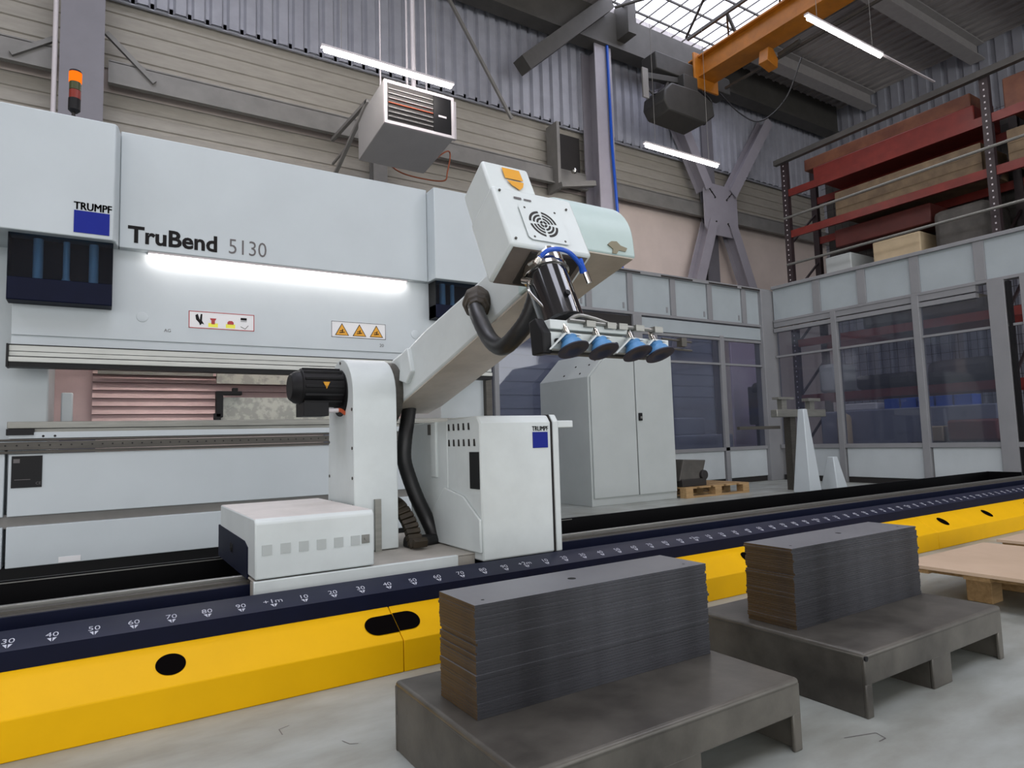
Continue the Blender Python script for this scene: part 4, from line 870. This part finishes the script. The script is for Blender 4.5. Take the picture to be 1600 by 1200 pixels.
# netting, one mesh
bm = new()
for i in range(48): yy = -1.6+i*.148; bar(bm, (13.2, yy, .9), (13.2, yy, 6.1), .006, .006, (1, 0, 0))
for i in range(33): z = .95+i*.16; bar(bm, (13.2, -1.6, z), (13.2, 5.45, z), .006, .006)
obj('back_netting', bm, M_rackdk, t)
P('guard_rail', M_clamp, t, lambda b: (tube(b, [(11.8, 5.4, 3.98), (11.8, -1.6, 4.02)], .025, 8, False), tube(b, [(11.8, 5.4, 4.9), (11.8, -1.6, 4.98)], .025, 8, False)))
rnd = random.Random(5)
def item(name, x0, x1, y0, y1, z0, z1, m, lab, cat, bevel=.02, grp=None):
    bm = new(); box(bm, x0, x1, y0, y1, z0, z1)
    if m in (M_crate,):
        k = int((z1-z0)/.15)
        for i in range(1, k): box(bm, x0-.006, x0, y0, y1, z0+i*.15-.01, z0+i*.15+.01)
    return tag(obj(name, bm, m, bevel=bevel), lab, cat, grp)
item('wooden_crate', 12.06, 13.0, 2.1, 4.5, 4.695, 5.16, M_crate, 'long brown wooden crate on the rack level below the top', 'crate')
item('wooden_crate', 12.06, 13.0, -1.4, 1.75, 4.695, 5.2, M_crate, 'brown wooden crate at the right end of the rack', 'crate')
item('rust_red_casing', 12.06, 13.0, 2.15, 4.9, 5.525, 5.80, M_rackred, 'rust red long casing lying on the top rack level, lower of two', 'casing')
item('rust_red_casing', 12.1, 12.95, 2.2, 5.1, 5.801, 6.03, M_rust2, 'brown long casing on the top rack level, upper of two', 'casing')
item('rust_red_casing', 12.06, 13.0, -1.4, 1.75, 5.525, 6.02, M_rust2, 'brown long casing at the right end of the top rack level', 'casing')
item('dark_red_casing', 12.3, 13.0, 3.0, 4.7, 4.2, 4.54, M_dkred, 'dark red casing hanging close below the crate level of the rack', 'casing')
item('grey_board', 13.25, 13.3, -1.6, 5.4, 3.6, 6.0, M_tarp, 'dark backing board behind the upper rack levels', 'board')
item('grey_carton', 12.1, 13.0, 4.3, 4.8, 3.58, 4.0, M_grey, 'pale grey carton beside the rack upright on the third level', 'box')
item('grey_carton', 12.1, 13.0, 3.1, 3.9, 3.58, 4.05, M_cream, 'cream carton on the third rack level', 'box')
item('dark_bundle', 12.1, 13.0, 2.1, 2.9, 3.58, 4.3, M_tarp, 'dark tarpaulin bundle on the third rack level', 'bundle', .1)
item('dark_bundle', 12.1, 13.0, -.8, 1.6, 3.58, 4.25, M_tarp, 'broad dark bundle at the right end of the third rack level', 'bundle', .1)
item('steel_part', 12.1, 13.0, 2.2, 3.2, 1.46, 1.85, M_tarp, 'dark rounded machine part on the lowest rack beam', 'part', .12)
item('steel_part', 12.1, 13.0, 3.4, 4.4, 1.46, 1.72, M_dark, 'flat dark machine part on the lowest rack beam, left side', 'part', .08)
item('grey_carton', 12.1, 12.8, 4.75, 5.1, 1.46, 2.0, M_grey, 'crumpled pale package next to the rack upright on the lowest beam', 'box', .06)
item('dark_bundle', 12.1, 13.0, 2.3, 4.2, 2.53, 2.85, M_tarp, 'flat dark bundle on the second rack beam', 'bundle', .08)
for k in range(5):
    bm = new(); x0, y0 = 11.4, 2.25+k*.26
    box(bm, x0, x0+.3, y0, y0+.24, 1.08, 1.10); box(bm, x0, x0+.012, y0, y0+.24, 1.1, 1.24); box(bm, x0+.288, x0+.3, y0, y0+.24, 1.1, 1.24); box(bm, x0, x0+.3, y0, y0+.012, 1.1, 1.24); box(bm, x0, x0+.3, y0+.228, y0+.24, 1.1, 1.24)
    pos = ('leftmost of the five', 'second from the left of the five', 'middle one of the five', 'second from the right of the five', 'rightmost of the five')[4-k]
    tag(obj('storage_bin', bm, M_bin, bevel=.004), 'blue plastic bin, %s on the slate container' % pos, 'bin', 'blue bins on the slate container')
item('slate_container', 11.3, 11.85, 1.9, 4.6, .45, 1.08, M_cont, 'long slate blue container standing behind the right fence', 'container')
item('container_plinth', 11.28, 11.87, 1.88, 4.62, 0, .449, M_dark, 'dark plinth under the long slate container', 'plinth')
item('white_carton', 11.4, 11.8, 3.65, 4.25, 1.081, 1.2, M_stickw, 'flat white carton lying on the slate container', 'box')
bm = new(); lathe(bm, (11.1, 4.05, 0), ZA, [(0, .11), (.95, .11), (1.0, .09), (1.03, .04)], 24); tag(obj('paper_roll', bm, M_cream), 'upright cream roll standing in front of the slate container', 'roll')
item('cream_carton', 10.9, 11.2, 2.45, 2.75, .55, .78, M_cream, 'small cream carton on the low bench behind the right fence', 'box')
item('red_machine', 10.9, 11.25, 1.75, 2.40, .55, .86, M_rackred, 'red brown machine block on the low bench behind the right fence', 'machine', .04)
item('low_bench', 10.85, 11.27, 1.6, 2.9, 0, .549, M_dark, 'low dark bench behind the right fence', 'bench')
